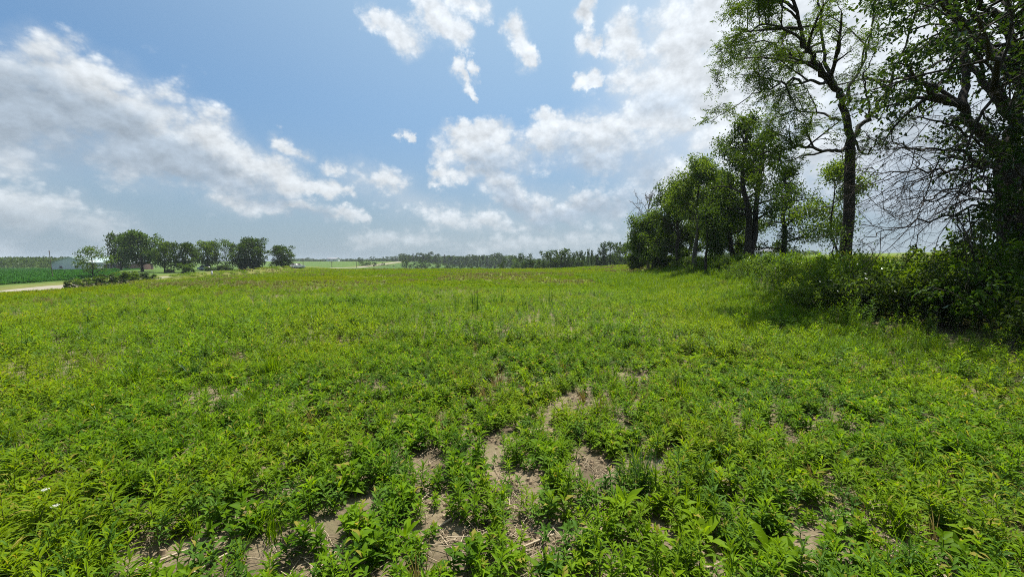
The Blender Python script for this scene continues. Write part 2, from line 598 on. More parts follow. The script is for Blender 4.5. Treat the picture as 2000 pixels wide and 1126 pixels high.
M['tree_leaf'] = leaf_mat('tree_leaf', (0.026, 0.056, 0.008), (0.075, 0.125, 0.012), trans=0.47, gloss=0.06, tmul=(1.5, 1.4, .5))
M['tree_leaf_pale'] = leaf_mat('tree_leaf_pale', (0.042, 0.090, 0.012), (0.105, 0.170, 0.018), trans=0.48, gloss=0.06)
M['tree_leaf_dark'] = leaf_mat('tree_leaf_dark', (0.018, 0.042, 0.007), (0.055, 0.092, 0.010), trans=0.42, gloss=0.06)
M['far_leaf'] = leaf_mat('far_tree_leaf', (0.020, 0.048, 0.007), (0.056, 0.096, 0.012), trans=0.34, gloss=0.04)
M['conifer'] = leaf_mat('conifer_needles', (0.012, 0.026, 0.010), (0.026, 0.046, 0.014), trans=0.15, gloss=0.04)
M['shrub_leaf'] = leaf_mat('shrub_leaf', (0.036, 0.085, 0.006), (0.120, 0.200, 0.008), trans=0.40, gloss=0.08)
M['crop'] = leaf_mat('crop_leaf', (0.022, 0.095, 0.016), (0.045, 0.150, 0.024), trans=0.35, gloss=0.04)
M['bark'] = solid_mat('dark_bark', (0.040, 0.031, 0.024), (0.016, 0.013, 0.010), 9, 0.95, 0.9, 14, stretch=(1, 1, 0.25))
M['bark_grey'] = solid_mat('grey_bark', (0.105, 0.090, 0.074), (0.045, 0.038, 0.031), 9, 0.95, 0.8, 14, stretch=(1, 1, 0.25))
M['dead_wood'] = solid_mat('dead_wood', (0.13, 0.115, 0.10), (0.07, 0.06, 0.05), 8, 0.9)


# ------------------------------------------------------------------ ground
def build_ground():
    rad = np.concatenate([[0.0], np.geomspace(0.35, 1500, 190)])
    na = 360
    a = np.linspace(0, 2 * np.pi, na, endpoint=False)
    X = (rad[1:, None] * np.sin(a)[None]).ravel()
    Y = (rad[1:, None] * np.cos(a)[None]).ravel()
    X = np.concatenate([[0], X])
    Y = np.concatenate([[0], Y])
    Z = ground_z(X, Y)
    # the road bed: keep the sheet below the road
    Z = Z - 0.16 * (np.abs(X - road_x(Y)) < 4.5) * (np.abs(Y) < 560)
    nr = len(rad) - 1
    i = np.arange(nr - 1)[:, None] * na + 1
    j = np.arange(na)[None]
    jn = (j + 1) % na
    Q = np.stack([i + j, i + na + j, i + na + jn, i + jn], -1).reshape(-1, 4)[:, ::-1]
    T = np.stack([np.zeros(na, int), 1 + np.arange(na), 1 + (np.arange(na) + 1) % na], -1)[:, ::-1]
    me = mesh_np('ground', np.stack([X, Y, Z], 1), [Q, T], smooth=True)
    # what grows or lies where: soil under the weeds near by, turf and other fields farther off
    rr = np.hypot(X, Y)
    field = np.array([0.105, 0.125, 0.022])
    soil = np.array([0.125, 0.105, 0.060])
    far = np.array([0.052, 0.098, 0.020])
    crop = np.array([0.030, 0.110, 0.020])
    verge = np.array([0.140, 0.150, 0.045])
    hill = np.array([0.110, 0.150, 0.026])
    cover = np.maximum(np.maximum(sst(14, 34, rr), sst(-.5, 2.5, X - hedge_front(Y))), np.maximum(sst(-.2, -2.5, Y), sst(80, 88, np.degrees(np.abs(np.arctan2(X, Y))))) * sst(.4, 2.5, rr))
    w = cover[:, None]
    C = soil * (1 - w) + field * w
    tan = (sst(0.52, 0.72, fnoise(X, Y, 22, 21)) * sst(35, 60, rr))[:, None] * 0.35
    C = C * (1 - tan) + np.array([0.18, 0.155, 0.05]) * tan
    w = sst(130, 200, Y)[:, None]
    C = C * (1 - w) + far * w
    w = (sst(60, 110, X) * sst(60, 110, Y))[:, None]
    C = C * (1 - w) + hill * w
    dx = X - road_x(Y)
    w = (sst(3.2, -3.2, dx - 7) * (dx > -20))[:, None] * 0.8
    C = C * (1 - w) + verge * w
    w = sst(-7, -11, dx)[:, None]
    lawn = np.array([0.070, 0.120, 0.022])
    C = C * (1 - w) + (crop if False else lawn) * w
    col = np.concatenate([C, np.ones((len(C), 1))], 1).astype(np.float32)
    at_ = me.color_attributes.new('growth', 'FLOAT_COLOR', 'POINT')
    at_.data.foreach_set('color', col.ravel())
    sa = me.attributes.new('soil', 'FLOAT', 'POINT')
    sa.data.foreach_set('value', (1 - cover).astype(np.float32))
    m, nt, out = new_mat('field_ground')
    bs = nt.node('ShaderNodeBsdfPrincipled')
    bs.inputs['Roughness'].default_value = 0.95
    bs.inputs['Specular IOR Level'].default_value = 0.1
    g = nt.node('ShaderNodeAttribute', attribute_name='growth').outputs['Color']
    so = nt.node('ShaderNodeAttribute', attribute_name='soil').outputs['Fac']
    pos = nt.node('ShaderNodeNewGeometry').outputs['Position']
    n1 = nt.noise(pos, 0.25, 5, 0.6)
    n2 = nt.noise(pos, 2.2, 8, 0.65)
    n3 = nt.noise(pos, 28, 6, 0.7)
    v = nt.m('ADD', nt.m('MULTIPLY', nt.mr(n1, 0.25, 0.75, 0.72, 1.2), 0.6), nt.m('MULTIPLY', nt.mr(n2, 0.25, 0.75, 0.6, 1.4), 0.4))
    turf = nt.vm('SCALE', g, v)
    earth = nt.mix(nt.mr(n2, 0.35, 0.66), (0.115, 0.092, 0.058), (0.255, 0.205, 0.132))
    earth = nt.mix(nt.m('MULTIPLY', nt.mr(n3, 0.45, 0.7), 0.6), earth, (0.12, 0.09, 0.062))
    earth = nt.mix(nt.m('MULTIPLY', nt.mr(nt.noise(pos, 1.1, 6, .7), .5, .62), .5), earth, (0.10, 0.10, 0.045))
    nt.put(bs.inputs['Base Color'], nt.mix(so, turf, earth))
    bp = nt.node('ShaderNodeBump')
    bp.inputs['Strength'].default_value = 0.8
    bp.inputs['Distance'].default_value = 0.03
    nt.put(bp.inputs['Height'], nt.m('ADD', n3, nt.m('MULTIPLY', nt.noise(pos, 9, 6, .7), 1.5)))
    nt.l.new(bp.outputs[0], bs.inputs['Normal'])
    nt.l.new(bs.outputs[0], out.inputs[0])
    tag(link('ground', me, m), kind='structure')


build_ground()


def build_road():
    Ys = np.concatenate([np.arange(-60, 200, 2.0), np.arange(200, 561, 4.0)])
    xs = road_x(Ys)
    prof = [(-2.6, -0.35), (-2.3, 0.05), (-1.2, 0.10), (0, 0.13), (1.2, 0.10), (2.3, 0.05), (2.6, -0.35)]
    V = []
    for yy, xx in zip(Ys, xs):
        z0 = float(ground_z(xx, yy))
        for o, h in prof:
            wob = 0.25 * (vnoise(yy, o, 4.0, 5) - 0.5) if abs(o) > 2 else 0
            V.append((xx + o + wob, yy, z0 + h))
    k = len(prof)
    i = np.arange(len(Ys) - 1)[:, None] * k
    j = np.arange(k - 1)[None]
    Q = np.stack([i + j, i + j + 1, i + k + j + 1, i + k + j], -1).reshape(-1, 4)
    m = solid_mat('pale_road_surface', (0.27, 0.24, 0.19), (0.21, 0.19, 0.15), 0.7, 0.9, 0.4, 20)
    tag(link('road', mesh_np('road', V, [Q], smooth=True), m), kind='structure')
    # gravel pull-off beside it
    c = gpoint(420, 534)
    Yp = np.linspace(78, 128, 26)
    V = []
    for yy in Yp:
        t = (yy - 78) / 50
        wdt = 2.4 * math.sin(math.pi * min(1, max(0.02, t))) ** 0.6
        x0 = road_x(yy) + 2.4
        for o in (0, 0.5, 1.0):
            xx = x0 + wdt * o
            V.append((xx, yy, float(ground_z(xx, yy)) + 0.10 - 0.07 * o))
    i = np.arange(25)[:, None] * 3
    j = np.arange(2)[None]
    Q = np.stack([i + j, i + j + 1, i + 3 + j + 1, i + 3 + j], -1).reshape(-1, 4)
    m2 = solid_mat('gravel_shoulder', (0.42, 0.36, 0.28), (0.25, 0.22, 0.14), 1.2, 0.95, 0.5, 25)
    tag(link('gravel_verge', mesh_np('gravel_verge', V, [Q], smooth=True), m2), kind='structure')


build_road()

# ------------------------------------------------------------------ plants: leaf and stem shapes
def lance_leaf(L, W, curl, fold=0.22, segs=3, tipdrop=0.0):
    """one long pointed leaf along +X, folded on its midrib; verts and faces"""
    t = np.linspace(0, 1, segs + 1)
    prof = np.sin(np.pi * np.clip(t * 0.93 + 0.05, 0, 1)) ** 0.85
    prof[-1] = 0
    ang = -curl * t
    x = np.concatenate([[0], np.cumsum(np.cos((ang[1:] + ang[:-1]) / 2) * L / segs)])
    z = np.concatenate([[0], np.cumsum(np.sin((ang[1:] + ang[:-1]) / 2) * L / segs)])
    V, F = [], []
    for i in range(segs):
        V += [(x[i], 0, z[i]), (x[i], W / 2 * prof[i], z[i] + fold * W * prof[i]), (x[i], -W / 2 * prof[i], z[i] + fold * W * prof[i])]
    V.append((x[-1], 0, z[-1]))
    n = len(V) - 1
    for i in range(segs):
        a = i * 3
        if i < segs - 1:
            b = a + 3
            F += [(a, b, b + 1), (a, b + 1, a + 1), (a, a + 2, b + 2), (a, b + 2, b)]
        else:
            F += [(a, n, a + 1), (a, a + 2, n)]
    return np.array(V, float), np.array(F)


def leaf_frames(h, nl, L0, lean, r, low=0.12, sp=2.4):
    """where each leaf of an upright leafy stem sits: height, azimuth, pitch, length"""
    out = []
    az = r.uniform(0, 6.28)
    for k in range(nl):
        t = k / (nl - 1)
        az += sp + r.normal(0, 0.25)
        hh = h * (low + (1 - low) * t ** 0.85)
        L = L0 * (0.62 + 0.55 * math.sin(math.pi * min(1, t * 0.80 + 0.15))) * r.uniform(.8, 1.2)
        if t > .9:
            L *= .62
        pitch = R(14 + 52 * t ** 1.2) + r.normal(0, .16)
        out.append((hh, az, pitch, L))
    return out


def rot_zy(az, pitch):
    c, s = math.cos(az), math.sin(az)
    cp, sp = math.cos(pitch), math.sin(pitch)
    Rz = np.array([[c, -s, 0], [s, c, 0], [0, 0, 1]])
    Ry = np.array([[cp, 0, -sp], [0, 1, 0], [sp, 0, cp]])
    return Rz @ Ry


def stem_curve(h, r):
    bx, by = r.normal(0, .07, 2) * h * 1.4
    t = np.linspace(0, 1, 5)
    return np.stack([bx * t ** 1.6, by * t ** 1.6, h * t], 1)


def forb(seed, h, nl, L0, W0, segs=3, stems=1, low=.12, curl=.8, branch=0):
    """leafy weed as one bag of leaves and one bag of stems"""
    r = np.random.default_rng(seed)
    lv, st = Bag(), Bag()
    for s in range(stems):
        hh = h * (1 if s == 0 else r.uniform(.6, .95))
        c = stem_curve(hh, r)
        if s:
            c[:, :2] += r.normal(0, .06, 2)
        st.tube(c, np.linspace(.0035, .0015, 5) * (h / .35) ** .5, 4 if segs > 2 else 3)
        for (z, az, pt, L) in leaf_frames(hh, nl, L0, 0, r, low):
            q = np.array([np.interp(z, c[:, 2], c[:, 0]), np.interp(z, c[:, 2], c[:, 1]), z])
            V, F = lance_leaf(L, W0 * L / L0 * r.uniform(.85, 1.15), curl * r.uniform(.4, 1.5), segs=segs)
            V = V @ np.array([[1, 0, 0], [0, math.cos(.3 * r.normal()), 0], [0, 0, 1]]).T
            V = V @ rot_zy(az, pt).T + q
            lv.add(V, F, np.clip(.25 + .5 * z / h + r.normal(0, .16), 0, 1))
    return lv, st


def blade_tuft(seed, n, h, spread, w, droop=.6, bag=None, segs=4, centre=(0, 0, 0)):
    r = np.random.default_rng(seed)
    bag = bag or Bag()
    for k in range(n):
        az = r.uniform(0, 6.28)
        hh = h * r.uniform(.55, 1.1)
        lean = r.uniform(.05, 1) ** .8 * spread
        t = np.linspace(0, 1, segs)
        d = np.array([math.cos(az), math.sin(az), 0])
        out = d[None] * (lean * hh * t ** 1.5)[:, None] + np.array([0, 0, 1])[None] * (hh * (t - droop * lean * t ** 2.6 * .5))[:, None]
        base = np.array(centre) + np.append(r.normal(0, .035, 2) * (h / .4), 0)
        sd = np.array([-d[1], d[0], 0])
        wt = w * r.uniform(.7, 1.3) * (1 - t ** 2.2)
        A = base + out + sd * (wt / 2)[:, None]
        B = base + out - sd * (wt / 2)[:, None]
        V = np.concatenate([A[:-1], B[:-1], (base + out)[-1:]])
        m = segs - 1
        F = []
        for i in range(m - 1):
            F += [(i, i + 1, m + i + 1), (i, m + i + 1, m + i)]
        F.append((m - 1, 2 * m, 2 * m - 1))
        bag.add(V, np.array(F), np.clip(r.normal(.5, .22), 0, 1))
    return bag


HID = bpy.data.collections.new('scatter_sources')


def proto_coll(name, meshes):
    c = bpy.data.collections.new(name)
    for i, (me, mats) in enumerate(meshes):
        if len(me.materials) == 0:
            for mm in mats:
                me.materials.append(mm)
        o = bpy.data.objects.new('%s_source_%02d' % (name, i), me)
        c.objects.link(o)
    return c


def forb_mesh(name, lv, st):
    """leaves and stems in one mesh for the scattered ground cover (slot 1 = stem)"""
    b = Bag()
    for V, F, T in zip(lv.V, lv.F, lv.T):
        b.V.append(V); b.F.append(F); b.T.append(T)
    b.n = lv.n
    for V, F, T in zip(st.V, st.F, st.T):
        b.V.append(V)
        b.F.append(np.concatenate([F[:, [0, 1, 2]], F[:, [0, 2, 3]]]) + lv.n)
        b.T.append(T)
    nl = sum(len(f) for f in lv.F)
    me = b.mesh(name)
    mi = np.zeros(len(me.polygons), np.int32)
    mi[nl:] = 1
    me.polygons.foreach_set('material_index', mi)
    return me


def scatter(name, P, rot, scale, idx, coll, label_kind='stuff'):
    me = bpy.data.meshes.new(name)
    P = np.asarray(P, np.float32)
    me.vertices.add(len(P))
    me.vertices.foreach_set('co', P.ravel())
    a = me.attributes.new('turn', 'FLOAT_VECTOR', 'POINT')
    a.data.foreach_set('vector', np.asarray(rot, np.float32).ravel())
    a = me.attributes.new('size', 'FLOAT', 'POINT')
    a.data.foreach_set('value', np.asarray(scale, np.float32))
    a = me.attributes.new('pick', 'INT', 'POINT')
    a.data.foreach_set('value', np.asarray(idx, np.int32))
    o = link(name, me)
    ng = bpy.data.node_groups.new(name + '_nodes', 'GeometryNodeTree')
    ng.interface.new_socket('Geometry', in_out='INPUT', socket_type='NodeSocketGeometry')
    ng.interface.new_socket('Geometry', in_out='OUTPUT', socket_type='NodeSocketGeometry')
    n = ng.nodes
    gi, go = n.new('NodeGroupInput'), n.new('NodeGroupOutput')
    ip = n.new('GeometryNodeInstanceOnPoints')
    ci = n.new('GeometryNodeCollectionInfo')
    ci.inputs['Collection'].default_value = coll
    ci.inputs['Separate Children'].default_value = True
    ci.inputs['Reset Children'].default_value = True
    ip.inputs['Pick Instance'].default_value = True

    def named(nm, typ):
        q = n.new('GeometryNodeInputNamedAttribute')
        q.data_type = typ
        q.inputs['Name'].default_value = nm
        return q.outputs['Attribute']
    e2r = n.new('FunctionNodeEulerToRotation')
    L = ng.links.new
    L(named('turn', 'FLOAT_VECTOR'), e2r.inputs[0])
    L(e2r.outputs[0], ip.inputs['Rotation'])
    L(named('size', 'FLOAT'), ip.inputs['Scale'])
    L(named('pick', 'INT'), ip.inputs['Instance Index'])
    L(ci.outputs[0], ip.inputs['Instance'])
    L(gi.outputs[0], ip.inputs['Points'])
    L(ip.outputs[0], go.inputs[0])
    md = o.modifiers.new('scatter', 'NODES')
    md.node_group = ng
    return tag(o, kind='stuff')


def wedge_points(n_per_m2, r0, r1, half=66.0, seed=0):
    """random ground points ahead of the viewpoint, in a fan wider than the picture"""
    r = np.random.default_rng(seed)
    area = R(2 * half) / 2 * (r1 ** 2 - r0 ** 2)
    n = int(area * n_per_m2)
    rad = np.sqrt(r.uniform(r0 ** 2, r1 ** 2, n))
    a = r.uniform(-R(half), R(half), n)
    return rad * np.sin(a), rad * np.cos(a), r


def put_on(X, Y, dz=0.0):
    return np.stack([X, Y, ground_z(X, Y) + dz], 1)


def tilt(n, r, s=.12):
    return np.stack([r.normal(0, s, n), r.normal(0, s, n), r.uniform(0, 6.28, n)], 1)


# ------------------------------------------------------------------ foreground weeds, one by one
def build_weeds():
    # individual weeds: a stem and single leaves, shared shapes
    leaf_shapes = []
    for k in range(6):
        V, F = lance_leaf(1.0, .13 + .016 * k, .35 + .22 * k, segs=3)
        leaf_shapes.append(mesh_np('leaf', V, [F], np.full(len(V), .3 + .08 * k)))
        leaf_shapes[-1].materials.append(M['weed'])
    X, Y, r = wedge_points(100, 1.55, 7.5, 82, 31)
    keep = r.uniform(0, 1, len(X)) > np.maximum(bare(X, Y) * 1.05, .80 * sst(.52, .30, fnoise(X, Y, .42, 15)) + .05)
    keep &= X < hedge_front(Y) - .3
    X, Y = X[keep], Y[keep]
    tall = .72 + .75 * fnoise(X, Y, 2.2, 41) + r.normal(0, .13, len(X)) - .25 * sst(.2, .8, bare(X, Y))
    tall = np.clip(tall + .18 * sst(0, -2.5, X), .5, 1.6) * .53
    d = np.hypot(X, Y)
    px = 1000 + FPX * X / Y
    py = 563 + FPX * np.tan(np.arctan2(EYE - .2, Y) - R(PITCH))
    seen = (np.abs(px - 1000) < 1040) & (py < 1165)
    order = np.argsort(np.where(seen, d, 99))
    solo = order[:300]
    rest = np.setdiff1d(np.arange(len(X)), solo)
    # source plants for the copies with joined leaves
    fm = []
    for k in range(7):
        lv, st = forb(100 + k, .26 + .022 * k, 25 + k, .105, .0165, 3, 1, .2)
        fm.append((lv.mesh('foliage'), st.mesh('stem')))
        fm[-1][0].materials.append(M['weed'] if k != 5 else M['weed_blue'])
        fm[-1][1].materials.append(M['stem'])
    GROUP = 'leafy weeds in the foreground of the field'
    for q, i in enumerate(solo):
        s = float(tall[i])
        e = empty('weed_plant', (X[i], Y[i], float(ground_z(X[i], Y[i])) - .005), random.uniform(0, 6.28), s)
        e.rotation_euler.x = random.gauss(0, .09)
        e.rotation_euler.y = random.gauss(0, .09)
        if bare(X[i:i + 1], Y[i:i + 1])[0] > .12:
            tag(e, 'leafy green weed at the edge of a bare soil patch in the foreground', 'weed', 'leafy weeds beside the bare soil patches')
        elif s > .60:
            tag(e, 'tall leafy green weed with long pointed leaves among the lower foreground weeds', 'weed', 'taller leafy weeds of the foreground')
        else:
            tag(e, 'short leafy green weed with pointed leaves growing in the dense foreground cover', 'weed', GROUP)
        if q < 70:
            rr = np.random.default_rng(5000 + q)
            h = rr.uniform(.24, .38)
            c = stem_curve(h, rr)
            b = Bag()
            b.tube(c, np.linspace(.0035, .0015, 5), 5)
            link('stem', b.mesh('stem'), M['stem'], e)
            mat_v = M['weed']
            for (z, az, pt, L) in leaf_frames(h, int(rr.integers(21, 29)), rr.uniform(.090, .115), 0, rr, .2):
                o = link('leaf', leaf_shapes[int(rr.integers(0, 6))], None, e)
                o.location = (float(np.interp(z, c[:, 2], c[:, 0])), float(np.interp(z, c[:, 2], c[:, 1])), z)
                o.rotation_euler = (rr.normal(0, .25), -pt, az)
                o.scale = (L,) * 3
        else:
            k = int(random.random() * 7)
            link('stem', fm[k][1], None, e)
            link('foliage', fm[k][0], None, e)
    # everything else of the near cover
    protos = []
    for k in range(9):
        lv, st = forb(200 + k, .24 + .022 * k, 22 + k, .098 + .003 * k, .0145 + .0014 * (k % 4), 3, 1 + (k % 3 == 2))
        protos.append((forb_mesh('near_weed_%d' % k, lv, st), (M['weed'] if k not in (4,) else M['weed_blue'], M['stem'])))
    for k in range(4):   # low bushy kinds with small leaves
        lv, st = forb(230 + k, (.17, .17, .17, .09)[k], (14, 16, 14, 9)[k], (.06, .05, .07, .17)[k], (.021, .016, .03, .052)[k], 2 + (k == 3), (4, 5, 3, 1)[k], .2)
        protos.append((forb_mesh('low_weed_%d' % k, lv, st), (M['weed_blue'] if k == 1 else M['weed'], M['stem'])))
    cn = proto_coll('near_weed', protos)
    P = [put_on(X[rest], Y[rest], -.005)]
    S = [tall[rest]]
    I = [r.integers(0, 9, len(rest))]
    # low undergrowth between
    X2, Y2, r2 = wedge_points(60, 1.5, 8.0, 82, 33)
    k2 = (r2.uniform(0, 1, len(X2)) > bare(X2, Y2) * .88) & (X2 < hedge_front(Y2))
    X2, Y2 = X2[k2], Y2[k2]
    P.append(put_on(X2, Y2, -.005)); S.append(r2.uniform(.5, 1.15, len(X2))); I.append(np.where(r2.uniform(0, 1, len(X2)) < .06, 12, r2.integers(9, 12, len(X2))))
    P, S, I = np.concatenate(P), np.concatenate(S), np.concatenate(I)
    scatter('near_weeds', P, tilt(len(P), r, .13), S, I, cn)

    # middle distance: lighter plants
    mid = []
    for k in range(8):
        lv, st = forb(300 + k, .28 + .02 * k, 15 + k, .11, .021, 2, 1 + k % 2)
        mid.append((forb_mesh('middle_weed_%d' % k, lv, st), (M['weed'] if k not in (3,) else M['weed_blue'], M['stem'])))
    cm = proto_coll('middle_weed', mid)
    X, Y, r = wedge_points(46, 7.2, 32, 74, 35)
    keep = (r.uniform(0, 1, len(X)) > bare(X, Y) * .9) & (X < hedge_front(Y) - .1) & (X > -45) & (r.uniform(0, 1, len(X)) > .92 * sst(16, 32, np.hypot(X, Y)))
    X, Y = X[keep], Y[keep]
    s = .22 + .55 * fnoise(X, Y, 2.4, 43) + .50 * fnoise(X, Y, .9, 44) + .45 * (r.uniform(0, 1, len(X)) < .035) + r.normal(0, .12, len(X))
    s = s * (1 - .30 * sst(15, 24, np.hypot(X, Y)))
    scatter('middle_weeds', put_on(X, Y, -.01), tilt(len(X), r, .12), np.clip(s, .38, 1.4), r.integers(0, 8, len(X)), cm)

    # far field: clumps of many small leaves
    def clump(seed, n, rad, h, leaf, w, blades=0):
        rr = np.random.default_rng(seed)
        a = rr.uniform(0, 6.28, n)
        q = rad * np.sqrt(rr.uniform(0, 1, n))
        z = h * rr.uniform(.15, 1, n) * (.6 + .4 * rr.uniform(0, 1, n)) * (1 - .45 * (q / rad) ** 2)
        Pp = np.stack([q * np.cos(a), q * np.sin(a), z], 1)
        D = unit(np.stack([rr.normal(0, 1, n), rr.normal(0, 1, n), rr.uniform(.1, 1.3, n)], 1))
        N = unit(np.stack([rr.normal(0, .5, n), rr.normal(0, .5, n), np.ones(n)], 1))
        b = Bag()
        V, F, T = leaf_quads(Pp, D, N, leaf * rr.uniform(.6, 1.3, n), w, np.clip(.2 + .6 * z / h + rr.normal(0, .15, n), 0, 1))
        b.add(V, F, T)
        if blades:
            blade_tuft(seed + 1, blades, h * 1.25, .5, w * .35, .5, b, 3)
        return b.mesh('clump')
    fc = [(clump(400 + k, 90, .45, .30, .15, .045, 18 if k % 2 else 4), (M['weed_far'],)) for k in range(6)]
    fc += [(blade_tuft(430 + k, 60, .42, .8, .014, .5, None, 3).mesh('tuft'), (M['hay_grass'],)) for k in range(2)]
    cf = proto_coll('field_clump', fc)
    HAY = [(g[0], g[1], w, h) for g, w, h in ((gpoint(1120, 552), 6, 5), (gpoint(850, 572), 6, 3), (gpoint(1420, 560), 3, 3), (gpoint(1000, 536), 9, 9), (gpoint(480, 590), 7, 3), (gpoint(170, 600), 5, 3))]
    P, S, I, RT = [], [], [], []
    for (r0, r1, den, sc0, seed) in ((15, 24, 1.8, .6, 50), (22, 45, 4.2, .7, 51), (45, 85, 1.8, 1.0, 52), (85, 150, .55, 1.6, 53)):
        X, Y, r = wedge_points(den, r0, r1, 66, seed)
        keep = (X < hedge_front(np.minimum(Y, 80)) + 40 * (Y > 60)) & (X - road_x(Y) > 6) & (Y < 140)
        X, Y = X[keep], Y[keep]
        pale = sst(.56, .66, fnoise(X, Y, 9.0, 61)) * .75
        sel = np.where(r.uniform(0, 1, len(X)) < pale, 6 + r.integers(0, 2, len(X)), r.integers(0, 6, len(X)))
        for hx, hy, hw, hh in HAY:
            pale = np.maximum(pale, .85 * (1 - sst(.5, 1.1, np.hypot((X - hx) / hw, (Y - hy) / hh) + .8 * (fnoise(X, Y, 4, 66) - .5))))
        sel = np.where(r.uniform(0, 1, len(X)) < pale, 6 + r.integers(0, 2, len(X)), r.integers(0, 6, len(X)))
        P.append(put_on(X, Y, -.02)); S.append(sc0 * (.6 + .6 * fnoise(X, Y, 5, 62) + r.normal(0, .1, len(X)))); I.append(sel)
        RT.append(tilt(len(X), r, .06))
    # the field on the far side of the hedgerow, and behind the viewpoint
    X, Y, r = wedge_points(4.0, 3, 45, 100, 57)
    keep = X > hedge_front(Y) + np.where(Y < 4.5, -1.5, 3.5)
    P.append(put_on(X[keep], Y[keep], -.02)); S.append(r.uniform(.7, 1.2, int(keep.sum()))); I.append(r.integers(0, 6, int(keep.sum()))); RT.append(tilt(int(keep.sum()), r, .06))
    X, Y, r = wedge_points(4.0, 1.2, 20, 100, 58)
    keep = -Y > -20
    P.append(put_on(X[keep], -np.abs(Y[keep]) - .6, -.02)); S.append(r.uniform(.6, 1.0, int(keep.sum()))); I.append(r.integers(0, 6, int(keep.sum()))); RT.append(tilt(int(keep.sum()), r, .06))
    scatter('field_weeds', np.concatenate(P), np.concatenate(RT), np.clip(np.concatenate(S), .3, 3), np.concatenate(I), cf)

    # grass among the weeds
    gr = [(blade_tuft(500 + k, 26, .26, .75, .006, .7).mesh('tuft'), (M['grass'] if k < 3 else M['dry_grass'],)) for k in range(5)]
    cg = proto_coll('grass_tuft', gr)
    X, Y, r = wedge_points(22, 1.5, 16, 64, 71)
    dry = sst(.50, .66, fnoise(X, Y, 1.1, 72))
    left = sst(-.5, -3.0, X) * 1.3
    keep = r.uniform(0, 1, len(X)) < (.22 + .55 * dry + .45 * left) * (1 - .55 * bare(X, Y))
    keep &= X < hedge_front(Y) + .5
    X, Y, dry, left = X[keep], Y[keep], dry[keep], left[keep]
    sel = np.where(r.uniform(0, 1, len(X)) < dry * .75 - .25 * left, 3 + r.integers(0, 2, len(X)), r.integers(0, 3, len(X)))
    scatter('grass', put_on(X, Y, -.01), tilt(len(X), r, .1), r.uniform(.6, 1.3, len(X)) * np.where(sel > 2, .85, 1), sel, cg)

    # bright turf strip in front of the hedge
    X, Y, r = wedge_points(20, 8, 46, 50, 75)
    e = hedge_front(Y) - X
    keep = (e > -.6) & (e < 2.2 + .16 * Y) & (r.uniform(0, 1, len(X)) < 1.1 - sst(20, 46, Y) * .75)
    X, Y = X[keep], Y[keep]
    scatter('turf', put_on(X, Y, -.01), tilt(len(X), r, .1), r.uniform(.7, 1.4, len(X)) * (1 + .02 * Y), r.integers(0, 3, len(X)), cg)

    # straw and stalk bits on the bare ground
    sb = []
    for k in range(5):
        rr = np.random.default_rng(600 + k)
        b = Bag()
        for q in range(5):
            L = rr.uniform(.05, .16)
            a = rr.uniform(0, 6.28)
            p0 = np.append(rr.normal(0, .06, 2), rr.uniform(.004, .02))
            p1 = p0 + np.array([math.cos(a) * L, math.sin(a) * L, rr.uniform(-.004, .03)])
            b.tube([p0, (p0 + p1) / 2 + rr.normal(0, .004, 3), p1], [.0018, .0023, .0014], 4, np.clip(rr.normal(.5, .25), 0, 1))
        sb.append((b.mesh('bits'), (M['straw'],)))
    for k in range(4):
        rr = np.random.default_rng(620 + k)
        b = Bag()
        for q in range(7):
            c = np.append(rr.normal(0, .06, 2), .004)
            a = np.linspace(0, 6.28, 6, endpoint=False)
            ra = rr.uniform(.006, .017) * rr.uniform(.7, 1.3, 6)
            low = np.stack([np.cos(a) * ra, np.sin(a) * ra, np.full(6, -.004)], 1) + c
            up = np.stack([np.cos(a + .4) * ra * .6, np.sin(a + .4) * ra * .6, ra * rr.uniform(.5, .9, 6)], 1) + c
            b.add(np.concatenate([low, up]), np.array([[i, (i + 1) % 6, 6 + (i + 1) % 6, 6 + i] for i in range(6)]))
            b.add(up, np.array([[0, 1, 2, 3], [0, 3, 4, 5]]))
        sb.append((b.mesh('clods'), (M['clod'],)))
    cs = proto_coll('straw_bits', sb)
    X, Y, r = wedge_points(300, 1.5, 9, 62, 81)
    keep = r.uniform(0, 1, len(X)) < .10 + .90 * bare(X, Y) * sst(.30, .62, fnoise(X, Y, .8, 82))
    X, Y = X[keep], Y[keep]
    scatter('straw', put_on(X, Y, 0), np.stack([np.zeros(len(X)), np.zeros(len(X)), r.uniform(0, 6.28, len(X))], 1), r.uniform(.5, 1.4, len(X)), np.where(r.uniform(0, 1, len(X)) < .28, r.integers(5, 9, len(X)), r.integers(0, 5, len(X))), cs)

    # tall weeds of the margin on the right
    tw = []
    for k in range(6):
        lv, st = forb(700 + k, .62 + .05 * k, 26, .13, .034, 2, 2, .1)
        tw.append((forb_mesh('tall_weed_%d' % k, lv, st), (M['weed'] if k % 2 else M['weed_blue'], M['stem'])))
    ct = proto_coll('tall_weed', tw)
    X, Y, r = wedge_points(11, 7, 62, 58, 91)
    e = X - hedge_front(Y)
    keep = (e > -.2 + .5 * (fnoise(X, Y, 2, 92) - .5)) & (e < 7.5) & (Y < 60) & (r.uniform(0, 1, len(X)) < 1 - .7 * sst(20, 50, Y)) & ~((Y < 12.5) & (e > 1))
    X, Y, e = X[keep], Y[keep], e[keep]
    s = (.55 + 1.05 * fnoise(X, Y, 2.2, 93)) * (.55 + .5 * sst(-.2, 2.2, e)) * (1 + .010 * Y)
    scatter('margin_weeds', put_on(X, Y, -.01), tilt(len(X), r, .12), s, r.integers(0, 6, len(X)), ct)

    # crop in the field across the road
    cc = [(clump(800 + k, 70, .8, .55, .34, .16), (M['crop'],)) for k in range(4)]
    cl = proto_coll('crop_clump', cc)
    r = np.random.default_rng(83)
    n = 26000
    Y = r.uniform(20, 200, n)
